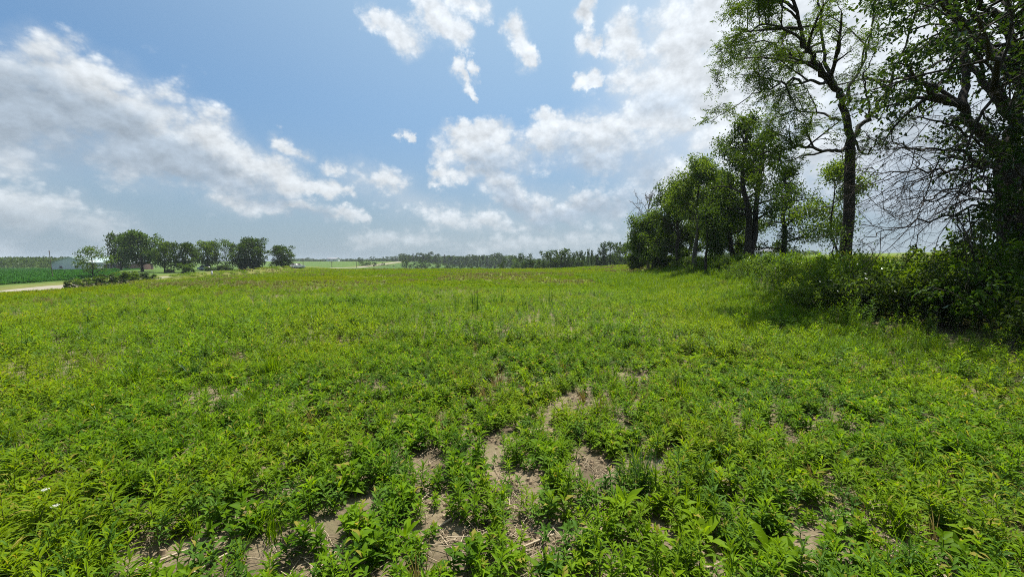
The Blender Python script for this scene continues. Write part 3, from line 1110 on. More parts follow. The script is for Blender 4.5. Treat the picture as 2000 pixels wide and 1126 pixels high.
    X = road_x(Y) - 13 - 190 * r.uniform(0, 1, n) ** 1.2
    dd = X / Y
    keep = (dd < -.99 + .06 * (Y > 150)) & (dd > -1.75)
    keep &= ~((Y > 165) & (X > -205))
    X, Y = X[keep], Y[keep]
    scatter('crop', put_on(X, Y, -.02), tilt(len(X), r, .05), r.uniform(.9, 1.4, len(X)), r.integers(0, 4, len(X)), cl)


build_weeds()


# ------------------------------------------------------------------ tussocks, rushes, stalks that can be picked out
def build_tufts():
    lab = [
        ((1255, 965), 150, .40, .62, .0065, 'grass_dark', 'dark green grass tussock in the right foreground, largest of the near tussocks'),
        ((530, 745), 110, .48, .60, .010, 'grass', 'bright green broad bladed grass tussock left of the middle'),
        ((265, 770), 90, .50, .75, .009, 'grass', 'loose light green grass tussock on the left'),
        ((380, 745), 60, .40, .70, .010, 'grass_dark', 'small dark tussock beside a bare spot, between the two light tussocks'),
        ((190, 730), 90, .46, .85, .005, 'hay_grass', 'pale seeding grass tuft at far left'),
        ((410, 885), 70, .34, .6, .006, 'grass', 'yellow green fine grass tuft in the left foreground'),
        ((1330, 790), 90, .38, .6, .008, 'grass', 'fresh green grass tussock right of the middle bare patch'),
        ((620, 640), 120, .55, .6, .010, 'grass_dark', 'dark bushy tussock at a pale bare spot left of the middle'),
    ]
    for k, (p, n, h, sp, w, mt, la) in enumerate(lab):
        b = blade_tuft(900 + k, n, h, sp, w, .8, None, 5)
        o = link('grass_tussock', b.mesh('grass_tussock'), M[mt], None, gpoint(*p) - np.array([0, 0, .01]))
        tag(o, la, 'grass tussock', 'grass tussocks standing out in the field')
    rush = [((925, 615), .80, 26, 'tallest dark rush clump standing in the middle of the field'), ((893, 612), .72, 12, 'thin rush clump just left of the tallest one'),
            ((1025, 606), .62, 14, 'short rush clump between the tallest clump and the right slender one'), ((1076, 606), .80, 10, 'slender upright rush clump, rightmost in the field'),
            ((980, 600), .5, 12, 'sparse low rush clump between two taller clumps')]
    for k, (p, h, n, la) in enumerate(rush):
        b = blade_tuft(950 + k, n, h * 1.15, .20, .014, .2, None, 4)
        o = link('rush_clump', b.mesh('rush_clump'), M['grass_dark'], None, gpoint(*p))
        tag(o, la, 'rush clump', 'rush clumps in the middle of the field')
    spots = [((830, 975), .35), ((895, 1010), .3), ((1050, 870 + 195), .22), ((325, 1095), .45), ((420, 1100), .3), ((715, 1105), .28), ((1400, 1110), .3), ((1820, 1100), .35),
             ((745, 1010), .2), ((1000, 1090), .22), ((1655, 1015), .3), ((1120, 1085), .25)]
    r = np.random.default_rng(17)
    for k, (p, L) in enumerate(spots):
        g = gpoint(*p)
        a = r.uniform(.2, 1.3)
        d = np.array([math.cos(a), math.sin(a), 0])
        b = Bag()
        pts = [-d * L / 2 + [0, 0, .012], [0, 0, .02], d * L / 2 + [0, 0, .016 + .03 * r.random()]]
        b.tube(pts, [.0055, .0065, .005], 7, .75)
        o = link('dry_stalk', b.mesh('dry_stalk', True), M['straw'], None, g)
        where = ('near left', 'near middle', 'near right')[0 if p[0] < 700 else 1 if p[0] < 1200 else 2]
        tag(o, 'pale dry stalk lying on bare soil between weeds, %s in the picture' % where, 'dry stalk', 'dry stalks lying on the ground, %s part' % where.replace('near ', ''))
    # white flat flower heads low on the left
    fm = solid_mat('white_petals', (0.46, 0.47, 0.40), (0.32, 0.34, 0.26), 60)
    for k, (p, h) in enumerate((((88, 1000), .30), ((105, 1030), .28))):
        g = gpoint(p[0], p[1] + 55)
        e = empty('flowering_weed', g, k)
        tag(e, ('white flat topped flower head on a thin stem at the lower left, upper of two' if k == 0 else 'white flat topped flower head on a thin stem at the lower left, lower of two'), 'wild flower', 'white wild flowers at the lower left')
        lv, st = forb(980 + k, h, 12, .05, .012, 2)
        link('stem', st.mesh('stem'), M['stem'], e)
        link('foliage', lv.mesh('foliage'), M['weed'], e)
        b = Bag()
        tip = st.V[0][-4:].mean(0)
        rr = np.random.default_rng(k)
        for q in range(26):
            a, rad = rr.uniform(0, 6.28), .017 * math.sqrt(rr.random())
            c = tip + [rad * math.cos(a), rad * math.sin(a), .012 - 6 * rad * rad]
            ang = np.linspace(0, 6.28, 6, endpoint=False)
            V = np.stack([c[0] + .0034 * np.cos(ang), c[1] + .0034 * np.sin(ang), np.full(6, c[2])], 1)
            V = np.concatenate([V, V - [0, 0, .004]])
            b.add(V, np.array([[0, 1, 2], [0, 2, 3], [0, 3, 4], [0, 4, 5]] + [[i, i + 6, (i + 1) % 6] for i in range(6)] + [[(i + 1) % 6, i + 6, (i + 1) % 6 + 6] for i in range(6)]))
        link('flower_head', b.mesh('flower_head'), fm, e)


build_tufts()


# ------------------------------------------------------------------ trees
def curve_through(pts, n=None, jit=0.0, r=None):
    """smooth polyline (Catmull-Rom) through points"""
    P = np.asarray(pts, float)
    Q = np.concatenate([[2 * P[0] - P[1]], P, [2 * P[-1] - P[-2]]])
    out = []
    k = 4
    for i in range(1, len(Q) - 2):
        for t in np.linspace(0, 1, k, endpoint=False):
            a, b, c, d = Q[i - 1], Q[i], Q[i + 1], Q[i + 2]
            out.append(.5 * (2 * b + (c - a) * t + (2 * a - 5 * b + 4 * c - d) * t ** 2 + (3 * b - a - 3 * c + d) * t ** 3))
    out.append(P[-1])
    out = np.array(out)
    if jit and r is not None:
        out[1:-1] += r.normal(0, jit, out[1:-1].shape)
    return out


class Tree:
    def __init__(self, seed):
        self.r = np.random.default_rng(seed)
        self.twig = Bag()
        self.tips = []     # (position, direction) of leaf bearing places
        self.limbs = []
        self.rmin = .0035

    def sprout(self, line, r0, level, nchild, ratio, ang=(35, 70), up=0.25, tmin=.25, droop=0.0, spread=None, last=2, sides=(6, 4, 3), wander=.16, tipn=5, outw=None):
        """children along a polyline; the last level bears leaves"""
        r = self.r
        seg = np.linalg.norm(np.diff(line, axis=0), axis=1)
        cum = np.concatenate([[0], np.cumsum(seg)])
        tot = cum[-1]
        for c in range(nchild):
            t = tmin + (1 - tmin) * ((c + r.uniform(.1, .9)) / nchild)
            if c == nchild - 1:
                t = 1.0
            s = t * tot
            i = min(int(np.searchsorted(cum, s, side='right') - 1), len(seg) - 1)
            p = line[i] + (line[i + 1] - line[i]) * ((s - cum[i]) / max(seg[i], 1e-6))
            tg = unit(line[i + 1] - line[i])
            rv = unit(np.cross(tg, r.normal(0, 1, 3)))
            a = R(r.uniform(*ang)) * (.35 if t == 1.0 else 1)
            d = tg * math.cos(a) + rv * math.sin(a)
            d[2] += up
            if outw is not None:
                o = p - outw
                o[2] *= .4
                d = d + .35 * unit(o)
            d = unit(d)
            L = tot * ratio * (1.15 - .55 * t) * r.uniform(.7, 1.25)
            n = 5
            pts = [p]
            for q in range(n - 1):
                d = unit(d + r.normal(0, wander, 3) + np.array([0, 0, -droop * (q + 1) / n]))
                pts.append(pts[-1] + d * L / (n - 1))
            pts = np.array(pts)
            rb = max(self.rmin, r0 * (1 - .62 * t) * .62)
            rads = np.linspace(rb, rb * .35, n)
            self.twig.tube(pts, rads, sides[min(level, len(sides) - 1)])
            if level < last:
                self.sprout(pts, rb, level + 1, max(2, int(nchild * .8)), ratio * .92 if level else ratio, ang, up * .6, .2, droop, None, last, sides, wander, tipn, outw)
            if level >= last:
                for q in np.linspace(.3, 1, tipn):
                    k = min(int(q * (n - 1)), n - 2)
                    f = q * (n - 1) - k
                    self.tips.append((pts[k] * (1 - f) + pts[k + 1] * f, unit(pts[k + 1] - pts[k])))

    def simple_leaves(self, per, L, W, scatter_r, drop=.2):
        r = self.r
        P = np.array([t[0] for t in self.tips])
        D = np.array([t[1] for t in self.tips])
        P = np.repeat(P, per, 0)
        D = np.repeat(D, per, 0)
        n = len(P)
        P = P + r.normal(0, scatter_r, (n, 3))
        D = unit(D * .5 + r.normal(0, .6, (n, 3)) + np.array([0, 0, -.25]))
        N = unit(r.normal(0, .55, (n, 3)) + np.array([0, 0, .9]))
        return leaf_quads(P, D, N, L * r.uniform(.65, 1.25, n), W * r.uniform(.8, 1.2, n), np.clip(r.normal(.5, .22, n), 0, 1), drop)

    def pinnate_leaves(self, per, rach, leaflets, L, W, spread_r=.05):
        r = self.r
        P = np.array([t[0] for t in self.tips])
        D = np.array([t[1] for t in self.tips])
        P = np.repeat(P, per, 0)
        D = np.repeat(D, per, 0)
        n = len(P)
        P = P + r.normal(0, spread_r, (n, 3))
        D = unit(D * .8 + r.normal(0, .6, (n, 3)) + np.array([0, 0, -.08]))
        S = unit(np.cross(D, np.array([0, 0, 1.0])) + 1e-4)
        Ls = rach * r.uniform(.7, 1.2, n)
        tn = np.clip(r.normal(.5, .22, n), 0, 1)
        out = []
        for k in range(leaflets):
            t = .18 + .82 * (k // 2) / ((leaflets - 1) // 2)
            side = 1 if k % 2 else -1
            q = P + D * (Ls * t)[:, None] + np.array([0, 0, -1.0]) * (Ls * .22 * t * t)[:, None]
            dd = unit(S * side * (1 - .6 * (t > .95)) + D * .55 + np.array([0, 0, -.2]) + r.normal(0, .25, (n, 3)))
            nn = unit(np.array([0, 0, 1.0]) + r.normal(0, .45, (n, 3)))
            out.append(leaf_quads(q, dd, nn, L * r.uniform(.75, 1.2, n), W, np.clip(tn + r.normal(0, .08, n), 0, 1)))
        b = Bag()
        for V, F, T in out:
            b.add(V, F, T)
        return b


def tree_object(name, base, label, cat, group, trunk_bag, limb_bags, twig, crown, bark, leaf):
    base = np.asarray(base, float)
    e = empty(name, base)
    tag(e, label, cat, group)

    def part(nm, bag, mat, smooth):
        if bag is None or bag.n == 0:
            return None
        me = bag.mesh(nm, smooth)
        co = np.empty(len(me.vertices) * 3, np.float32)
        me.vertices.foreach_get('co', co)
        me.vertices.foreach_set('co', (co.reshape(-1, 3) - base.astype(np.float32)).ravel())
        return link(nm, me, mat, e)
    part('trunk', trunk_bag, bark, True)
    for b in limb_bags:
        part('limb', b, bark, True)
    tw = part('twigs', twig, bark, False)
    if tw is not None:
        tw['kind'] = 'stuff'
    part('crown', crown, leaf, False)
    return e


def flare(line, r0, r1, n=1.0):
    t = np.linspace(0, 1, len(line))
    return (r0 + (r1 - r0) * t ** .8) * (1 + .45 * np.exp(-t * 14))


def big_tree():
    """tall spreading tree left of the thicket, feathery drooping leaves"""
    D0 = 16.0
    t = Tree(21)
    r = t.r

    def ln(pts):
        return curve_through([at(x, y, D0 + dy) for x, y, dy in pts])
    g = at(1652, 520, D0)
    base = np.array([g[0], g[1], float(ground_z(g[0], g[1]))])
    trunk = curve_through([base, at(1652, 480, D0), at(1658, 420, D0), at(1659, 350, D0), at(1661, 290, D0)])
    tb = Bag()
    tb.tube(trunk, flare(trunk, .215, .165), 16)
    limbs = [
        ([(1661, 292, 0), (1654, 240, -.1), (1645, 195, -.2), (1622, 165, -.3), (1600, 135, -.5), (1578, 95, -.7), (1560, 40, -.9), (1540, -30, -1.2), (1515, -110, -1.4)], .17, 9),
        ([(1645, 195, -.2), (1630, 165, .3), (1612, 120, .8), (1604, 60, 1.3), (1598, -20, 1.8), (1605, -120, 2.0)], .11, 8),
        ([(1662, 290, 0), (1675, 250, .2), (1698, 228, .3), (1722, 195, .4), (1745, 150, .4), (1768, 90, .6), (1790, 10, .9)], .12, 7),
        ([(1654, 205, -.1), (1668, 160, .3), (1688, 115, .8), (1702, 60, 1.2), (1712, -30, 1.6)], .08, 6),
        ([(1658, 288, 0), (1630, 296, -.4), (1598, 292, -.9), (1560, 286, -1.4), (1520, 290, -1.8), (1480, 305, -2.1)], .085, 8),
        ([(1622, 165, -.3), (1590, 160, -1.0), (1550, 158, -1.7), (1505, 170, -2.2), (1462, 190, -2.5)], .07, 8),
        ([(1600, 135, -.5), (1570, 118, .3), (1530, 95, 1.0), (1490, 80, 1.6), (1440, 90, 2.0)], .065, 8),
        ([(1578, 95, -.7), (1545, 62, -1.5), (1500, 50, -2.2), (1450, 62, -2.8), (1420, 90, -3.0)], .06, 8),
        ([(1640, 235, 0), (1610, 225, .8), (1570, 215, 1.6), (1530, 225, 2.2), (1480, 240, 2.6)], .06, 7),
        ([(1560, 40, -.9), (1530, 10, -1.2), (1490, -20, -1.6), (1440, -10, -2.0)], .05, 7),
        ([(1672, 275, .1), (1690, 300, -.3), (1712, 275, -.9), (1738, 262, -1.4)], .05, 4),
        ([(1700, 225, .3), (1692, 190, -.5), (1690, 150, -1.1), (1705, 110, -1.6)], .045, 4),
    ]
    lb = []
    for pts, rad, nch in limbs:
        L = ln(pts)
        L[1:-1] += r.normal(0, .05, L[1:-1].shape)
        b = Bag()
        b.tube(L, np.linspace(rad * .82, max(.014, rad * .18), len(L)), 9)
        lb.append(b)
        t.sprout(L, rad, 0, nch, .32, (30, 75), .22, .28, .05, None, 1, (5, 3), .2, 5)
    # ivy-like sprigs along the lower trunk
    crown = t.pinnate_leaves(3, .27, 9, .088, .030, .12)
    return tree_object('tree', base, 'tall dark trunked tree with a wide open crown of feathery drooping leaves above the weeds', 'tree', 'trees of the hedgerow on the right', tb, lb, t.twig, crown, M['bark'], M['tree_leaf'])


def edge_tree():
    """dense tree at the right edge whose lower branches are dead and bare"""
    D0 = 9.6
    t = Tree(33)
    r = t.r

    def ln(pts):
        return curve_through([at(x, y, D0 + dy) for x, y, dy in pts])
    g = at(1985, 560, D0)
    base = np.array([g[0], g[1], float(ground_z(g[0], g[1]))])
    trunk = curve_through([base, at(1982, 480, D0), at(1978, 400, D0), at(1972, 350, D0 + .05), at(1968, 310, D0 + .1)])
    tb = Bag()
    tb.tube(trunk, flare(trunk, .30, .24), 14)
    limbs = [
        ([(1970, 325, .1), (1940, 290, .1), (1905, 250, .0), (1880, 212, -.1), (1845, 195, -.3), (1810, 172, -.5), (1785, 150, -.7)], .13, 7),
        ([(1880, 212, -.1), (1885, 160, .2), (1878, 100, .5), (1868, 40, .9), (1850, -40, 1.2)], .09, 8),
        ([(1968, 315, .1), (1985, 240, .4), (1990, 160, .8), (1975, 70, 1.2), (1960, -40, 1.6)], .16, 9),
        ([(1985, 240, .4), (1940, 190, 1.0), (1900, 130, 1.6), (1860, 70, 2.2), (1820, 10, 2.6)], .10, 9),
        ([(1990, 160, .8), (1945, 110, .2), (1900, 60, -.5), (1850, 20, -1.0), (1800, -20, -1.3)], .09, 9),
        ([(1975, 70, 1.2), (1920, 10, .6), (1860, -30, .2), (1790, -50, .0)], .08, 9),
        ([(1972, 330, .1), (2030, 260, -.3), (2090, 180, -.5), (2130, 90, -.6), (2150, -20, -.6)], .14, 8),
        ([(1990, 200, .6), (2040, 120, 1.2), (2070, 30, 1.8), (2080, -80, 2.2)], .12, 8),
        ([(1985, 250, .3), (1960, 200, -.9), (1945, 140, -1.8), (1930, 80, -2.6), (1900, 30, -3.0)], .08, 9),
        ([(1978, 390, 0), (2010, 350, -.9), (2040, 300, -1.8), (2060, 240, -2.4)], .07, 7),
        ([(1974, 350, 0), (1960, 320, 1.1), (1940, 290, 2.0), (1925, 240, 2.8)], .07, 7),
        ([(1980, 440, 0), (1965, 420, -.9), (1950, 405, -1.5), (1960, 380, -2.0)], .04, 6),
        ([(1980, 420, 0), (1990, 400, -.8), (2000, 370, -1.5), (1985, 330, -2.0)], .04, 5),
        ([(1980, 460, 0), (1965, 450, .7), (1940, 440, 1.2)], .03, 5),
    ]
    lb = []
    for k, (pts, rad, nch) in enumerate(limbs):
        L = ln(pts)
        L[1:-1] += r.normal(0, .03, L[1:-1].shape)
        b = Bag()
        b.tube(L, np.linspace(rad, max(.015, rad * .25), len(L)), 9)
        lb.append(b)
        t.sprout(L, rad, 0, nch, .36, (30, 75), .10, .40 if k == 0 else .22, .10, None, 1, (5, 3), .2, 6)
    b = Bag()
    V, F, T = t.simple_leaves(4, .11, .056, .10)
    b.add(V, F, T)
    e = tree_object('tree', base, 'dense dark tree at the right edge above the shrub thicket, its lowest branches dead', 'tree', 'trees of the hedgerow on the right', tb, lb, t.twig, b, M['bark'], M['tree_leaf_dark'])
    # dead lower branches
    d = Tree(34)
    dead = [
        ([(1970, 335, 0), (1915, 318, -.3), (1880, 298, -.6), (1840, 292, -.9), (1790, 290, -1.2), (1745, 282, -1.5), (1710, 272, -1.7)], .035, 8),
        ([(1972, 335, 0), (1930, 330, -.6), (1880, 328, -1.1), (1820, 332, -1.5), (1760, 334, -1.9), (1700, 342, -2.3)], .034, 8),
        ([(1976, 395, 0), (1930, 405, -.5), (1890, 410, -.9), (1840, 428, -1.2), (1780, 435, -1.5), (1740, 448, -1.7), (1690, 462, -1.9)], .03, 9),
        ([(1974, 350, 0), (1920, 345, .5), (1870, 365, .9), (1820, 385, 1.2), (1770, 392, 1.4), (1730, 405, 1.6)], .03, 9),
        ([(1965, 312, 0), (1900, 270, -.9), (1850, 240, -1.5), (1800, 228, -2.0), (1750, 226, -2.4)], .028, 8),
        ([(1976, 400, 0), (1900, 385, .9), (1830, 405, 1.5), (1770, 420, 1.9)], .024, 8),
        ([(1960, 300, 0), (1900, 295, .7), (1850, 310, 1.3), (1800, 345, 1.6), (1750, 370, 1.8), (1715, 395, 2.0)], .026, 9),
        ([(1976, 380, 0), (1930, 372, -1.0), (1870, 375, -1.8), (1810, 395, -2.2), (1760, 425, -2.5)], .026, 9),
    ]
    for pts, rad, nch in dead:
        L = ln(pts)
        L[1:-1] += d.r.normal(0, .04, L[1:-1].shape)
        bb = Bag()
        bb.tube(L, np.linspace(rad, .006, len(L)), 6)
        d.twig = bb
        d.sprout(L, rad * .85, 0, nch + 8, .36, (25, 65), -.05, .12, .12, None, 1, (4, 3), .34, 2)
        me = bb.mesh('dead_branch')
        co = np.empty(len(me.vertices) * 3, np.float32)
        me.vertices.foreach_get('co', co)
        me.vertices.foreach_set('co', (co.reshape(-1, 3) - base.astype(np.float32)).ravel())
        o = link('dead_branch', me, M['bark'], e)
        o['label'] = 'bare grey dead branch'
    return e


def row_tree(seed, px, Y, top_py, wid, label, trunk_r, cb, leaf, bark='bark', nl=11, per=8, L=.17, W=.09, lean=0.0, fork=False, open_=.2, group='trees of the hedgerow on the right', base_py=None, up=.25, last=1, name='tree', bend=0.0):
    """tree grown from a trunk line with limbs all round; wid in photo pixels"""
    t = Tree(seed)
    t.rmin = .0035 if per else .022
    r = t.r
    g = at(px, 515, Y)
    base = np.array([g[0], g[1], float(ground_z(g[0], g[1])) - .03])
    H = at(px, top_py, Y)[2] - base[2]
    wr = wid / FPX * Y / 2 * .76
    lines = []
    nf = 2 if fork else 1
    for f in range(nf):
        sx = lean + ((-.06, .09)[f] if fork else 0)
        tt = np.linspace(0, 1, 8)
        ln = base + np.stack([H * .88 * sx * tt + bend * H * .12 * np.sin(tt * 3.1) + r.normal(0, .012 * H, 8) * (tt > 0), r.normal(0, .012 * H, 8) * (tt > 0) + .03 * f * H * tt, H * .88 * tt * (1 - .06 * f)], 1)
        lines.append(curve_through(ln))
    tb = Bag()
    lb = []
    for ln in lines:
        tb.tube(ln, flare(ln, trunk_r, trunk_r * .22), 10)
    for ln in lines:
        m = len(ln)
        for k in range(nl // nf):
            q = cb + (.97 - cb) * (k + r.uniform(0, .8)) / (nl // nf)
            i = min(int(q / .97 * (m - 1)), m - 2)
            p = ln[i]
            a = r.uniform(0, 6.28)
            prof = math.sin(math.pi * min(1, max(.0, (q - cb) / (1 - cb) * .80 + .18)))
            ll = max(.25 * wr, wr * prof * r.uniform(.65, 1.15))
            d = unit(np.array([math.cos(a), math.sin(a), up + .8 * (q ** 2)]))
            pts = [p]
            for s in range(4):
                d = unit(d + r.normal(0, .15, 3) + np.array([0, 0, .06 - .05 * s]))
                pts.append(pts[-1] + d * ll / 4)
            pts = np.array(pts)
            rb = max(.02, trunk_r * .42 * (1 - .55 * q))
            b = Bag()
            b.tube(pts, np.linspace(rb, rb * .3, 5), 6)
            lb.append(b)
            t.sprout(pts, rb, 0, 5, .46, (30, 75), .15, .25, .06, None, last, (4, 3), .22, 4)
    b = Bag()
    if per:
        V, F, T = t.simple_leaves(per, L, W, .24 * open_ / .2)
        b.add(V, F, T)
    return tree_object(name, base, label, name.replace('_', ' ') if name != 'tree' else 'tree', group, tb, lb, t.twig, b, M[bark], M[leaf])


big_tree()
edge_tree()
HR = 'trees of the hedgerow on the right'
row_tree(41, 1521, 30, 300, 150, 'slender tree with a twisted dark trunk and thin scattered foliage, standing clear of the others', .24, .12, 'tree_leaf_dark', nl=16, per=5, L=.17, W=.09, bend=.35)
row_tree(42, 1464, 27, 195, 210, 'tall twin trunked tree with leaves high on both stems', .27, .38, 'tree_leaf', nl=22, per=6, L=.18, W=.095, fork=True)
row_tree(43, 1438, 32, 330, 130, 'leaning dark tree whose trunk tilts left of the twin trunked one', .24, .30, 'tree_leaf', nl=12, per=8, L=.18, W=.10, lean=-.16)
row_tree(44, 1378, 27, 395, 70, 'thin crooked dark stem in front of the dense grove, with few leaves', .11, .35, 'tree_leaf', nl=9, per=5, L=.16, W=.09)
row_tree(45, 1358, 33, 300, 190, 'light green round crowned tree with a straight grey trunk', .20, .36, 'tree_leaf_pale', 'bark_grey', nl=18, per=9, L=.18, W=.10)
row_tree(46, 1322, 38, 350, 150, 'dense mid green tree at the heart of the grove', .24, .20, 'tree_leaf', nl=22, per=8, L=.20, W=.11)
row_tree(47, 1276, 44, 415, 115, 'mid green leafy tree at the far left end of the hedgerow', .22, .22, 'tree_leaf_pale', nl=20, per=8, L=.22, W=.12)
row_tree(48, 1405, 40, 315, 130, 'bushy mid green tree behind the light green one', .25, .24, 'tree_leaf', nl=22, per=10, L=.22, W=.12)
row_tree(49, 1440, 42, 410, 120, 'low leafy tree filling the gap behind the leaning trunk', .18, .34, 'tree_leaf_pale', nl=14, per=7, L=.2, W=.11)
row_tree(50, 1298, 42, 455, 90, 'low bushy tree filling the foot of the grove', .18, .14, 'tree_leaf', nl=16, per=7, L=.20, W=.11)
row_tree(51, 1266, 47, 362, 120, 'bare dead tree with fine grey twigs at the left end of the grove', .16, .45, 'tree_leaf_dark', 'dead_wood', nl=18, per=0, up=.8, name='dead_tree')
row_tree(52, 1248, 52, 470, 46, 'low rounded tree beside the dead one', .2, .05, 'tree_leaf', nl=14, per=9, L=.24, W=.13)
row_tree(53, 1636, 20.5, 300, 135, 'young pale green tree behind the big dark trunk', .07, .42, 'tree_leaf_pale', nl=14, per=6, L=.13, W=.07, lean=-.10, up=.1)
row_tree(54, 1632, 15.2, 437, 110, 'small sapling with sparse bright leaves at the foot of the big trunk', .035, .30, 'tree_leaf_pale', nl=5, per=2, L=.085, W=.045, lean=-.12, name='sapling')
row_tree(55, 1350, 50, 340, 120, 'tall leafy tree at the back of the grove', .26, .22, 'tree_leaf', nl=18, per=8, L=.24, W=.13)


# ------------------------------------------------------------------ shrubs on the right
def shrub_meshes(seed, h, w, nst, per, L, W):
    t = Tree(seed)
    r = t.r
    for k in range(nst):
        a = r.uniform(0, 6.28)
        out = w * r.uniform(.2, 1)
        hh = h * r.uniform(.55, 1.0) * (1 - .35 * (out / w) ** 2)
        b0 = np.array([r.normal(0, w * .25), r.normal(0, w * .25), 0])
        s = np.linspace(0, 1, 6)
        pts = b0 + np.stack([math.cos(a) * out * s ** 1.4, math.sin(a) * out * s ** 1.4, hh * (s - .18 * s ** 3)], 1) + r.normal(0, .02, (6, 3)) * s[:, None]
        t.twig.tube(pts, np.linspace(.014, .004, 6), 4)
        t.sprout(pts, .008, 0, 7, .32, (35, 75), .1, .12, .08, None, 0, (3,), .2, 5)
    b = Bag()
    V, F, T = t.simple_leaves(per, L, W, .05)
    b.add(V, F, T)
    return t.twig.mesh('stems'), b.mesh('foliage')


def build_shrubs():
    kinds = []
    for k, (h, w, n, per, L, W, lm) in enumerate(((1.75, .95, 30, 4, .10, .050, 'shrub_leaf'), (1.35, .95, 28, 4, .085, .045, 'tree_leaf_dark'), (1.0, .8, 26, 4, .075, .038, 'tree_leaf_pale'))):
        st, fo = shrub_meshes(60 + k, h, w, n, per, L, W)
        st.materials.append(M['bark_grey'])
        fo.materials.append(M[lm])
        kinds.append((st, fo))
    spots = [  # x, y, kind, scale, label
        (9.3, 7.0, 0, 1.10, 'broad leafy shrub, nearest at the right edge of the thicket'),
        (8.9, 8.3, 1, 1.15, 'dark low shrub at the front of the thicket beside the nearest one'),
        (9.7, 9.2, 0, 1.0, 'tall leafy shrub behind the dark front shrub'),
        (8.9, 9.9, 1, 1.0, 'dark rounded shrub in the middle of the thicket front'),
        (9.6, 11.0, 0, .85, 'mid green shrub on the bank right of the big trunk'),
        (8.7, 11.2, 2, 1.0, 'pale bushy shrub at the left end of the thicket'),
        (11.0, 8.3, 0, 1.25, 'large leafy shrub at the back of the thicket below the dead branches'),
        (10.5, 6.2, 1, 1.4, 'dark large shrub at the foot of the edge tree'),
        (11.6, 10.2, 1, 1.25, 'dark shrub on the bank top behind the thicket'),
        (10.6, 12.4, 1, .65, 'small dark shrub just in front of the big trunk'),
        (9.6, 13.4, 2, .7, 'pale green low shrub in the weeds before the big trunk'),
        (11.6, 14.4, 2, .7, 'pale green shrub hugging the foot of the big trunk'),
        (12.2, 20.5, 2, 1.15, 'pale leafy shrub in the margin before the slender tree'),
        (15.2, 31, 2, 1.5, 'rounded light green shrub at the grove foot'),
        (17.5, 47, 2, 1.9, 'light green rounded bush at the far left end of the margin'),
        (11.6, 16.6, 2, 1.25, 'bushy light green shrub in the margin left of the big trunk'),
        (12.6, 18.8, 2, 1.45, 'rounded light green bush in the margin below the young pale tree'),
        (13.2, 22.4, 0, .80, 'mid green bush in the margin in front of the slender tree'),
        (13.9, 25.2, 2, 1.5, 'light green bush at the foot of the twin trunked tree'),
        (14.6, 28.0, 0, .85, 'mid green bush left of the twin trunks'),
        (15.6, 34.0, 2, 1.6, 'light green bush under the straight grey trunk'),
        (16.4, 38.5, 0, .95, 'mid green bush before the dense heart of the grove'),
        (17.2, 42.5, 2, 1.7, 'light green bush beneath the bare dead tree'),
        (10.6, 14.9, 2, 1.0, 'low pale bush at the inner edge of the margin'),
        (8.3, 6.0, 1, .9, 'dark shrub at the very right edge of the picture'),
        (10.2, 4.4, 0, 1.2, 'leafy shrub beyond the right edge of the thicket'),
    ]
    proto = {}
    for x, y, k, s, la in spots:
        if k not in proto:
            e = empty('shrub', (0, 0, 0))
            link('stems', kinds[k][0], None, e)
            link('foliage', kinds[k][1], None, e)
            proto[k] = e
        else:
            e = copy_tree(proto[k])
        e.location = (x, y, float(ground_z(x, y)) - .03)
        e.rotation_euler = (0, 0, random.uniform(0, 6.28))
        e.scale = (s,) * 3
        tag(e, la, 'shrub', 'shrubs of the thicket on the right')


build_shrubs()


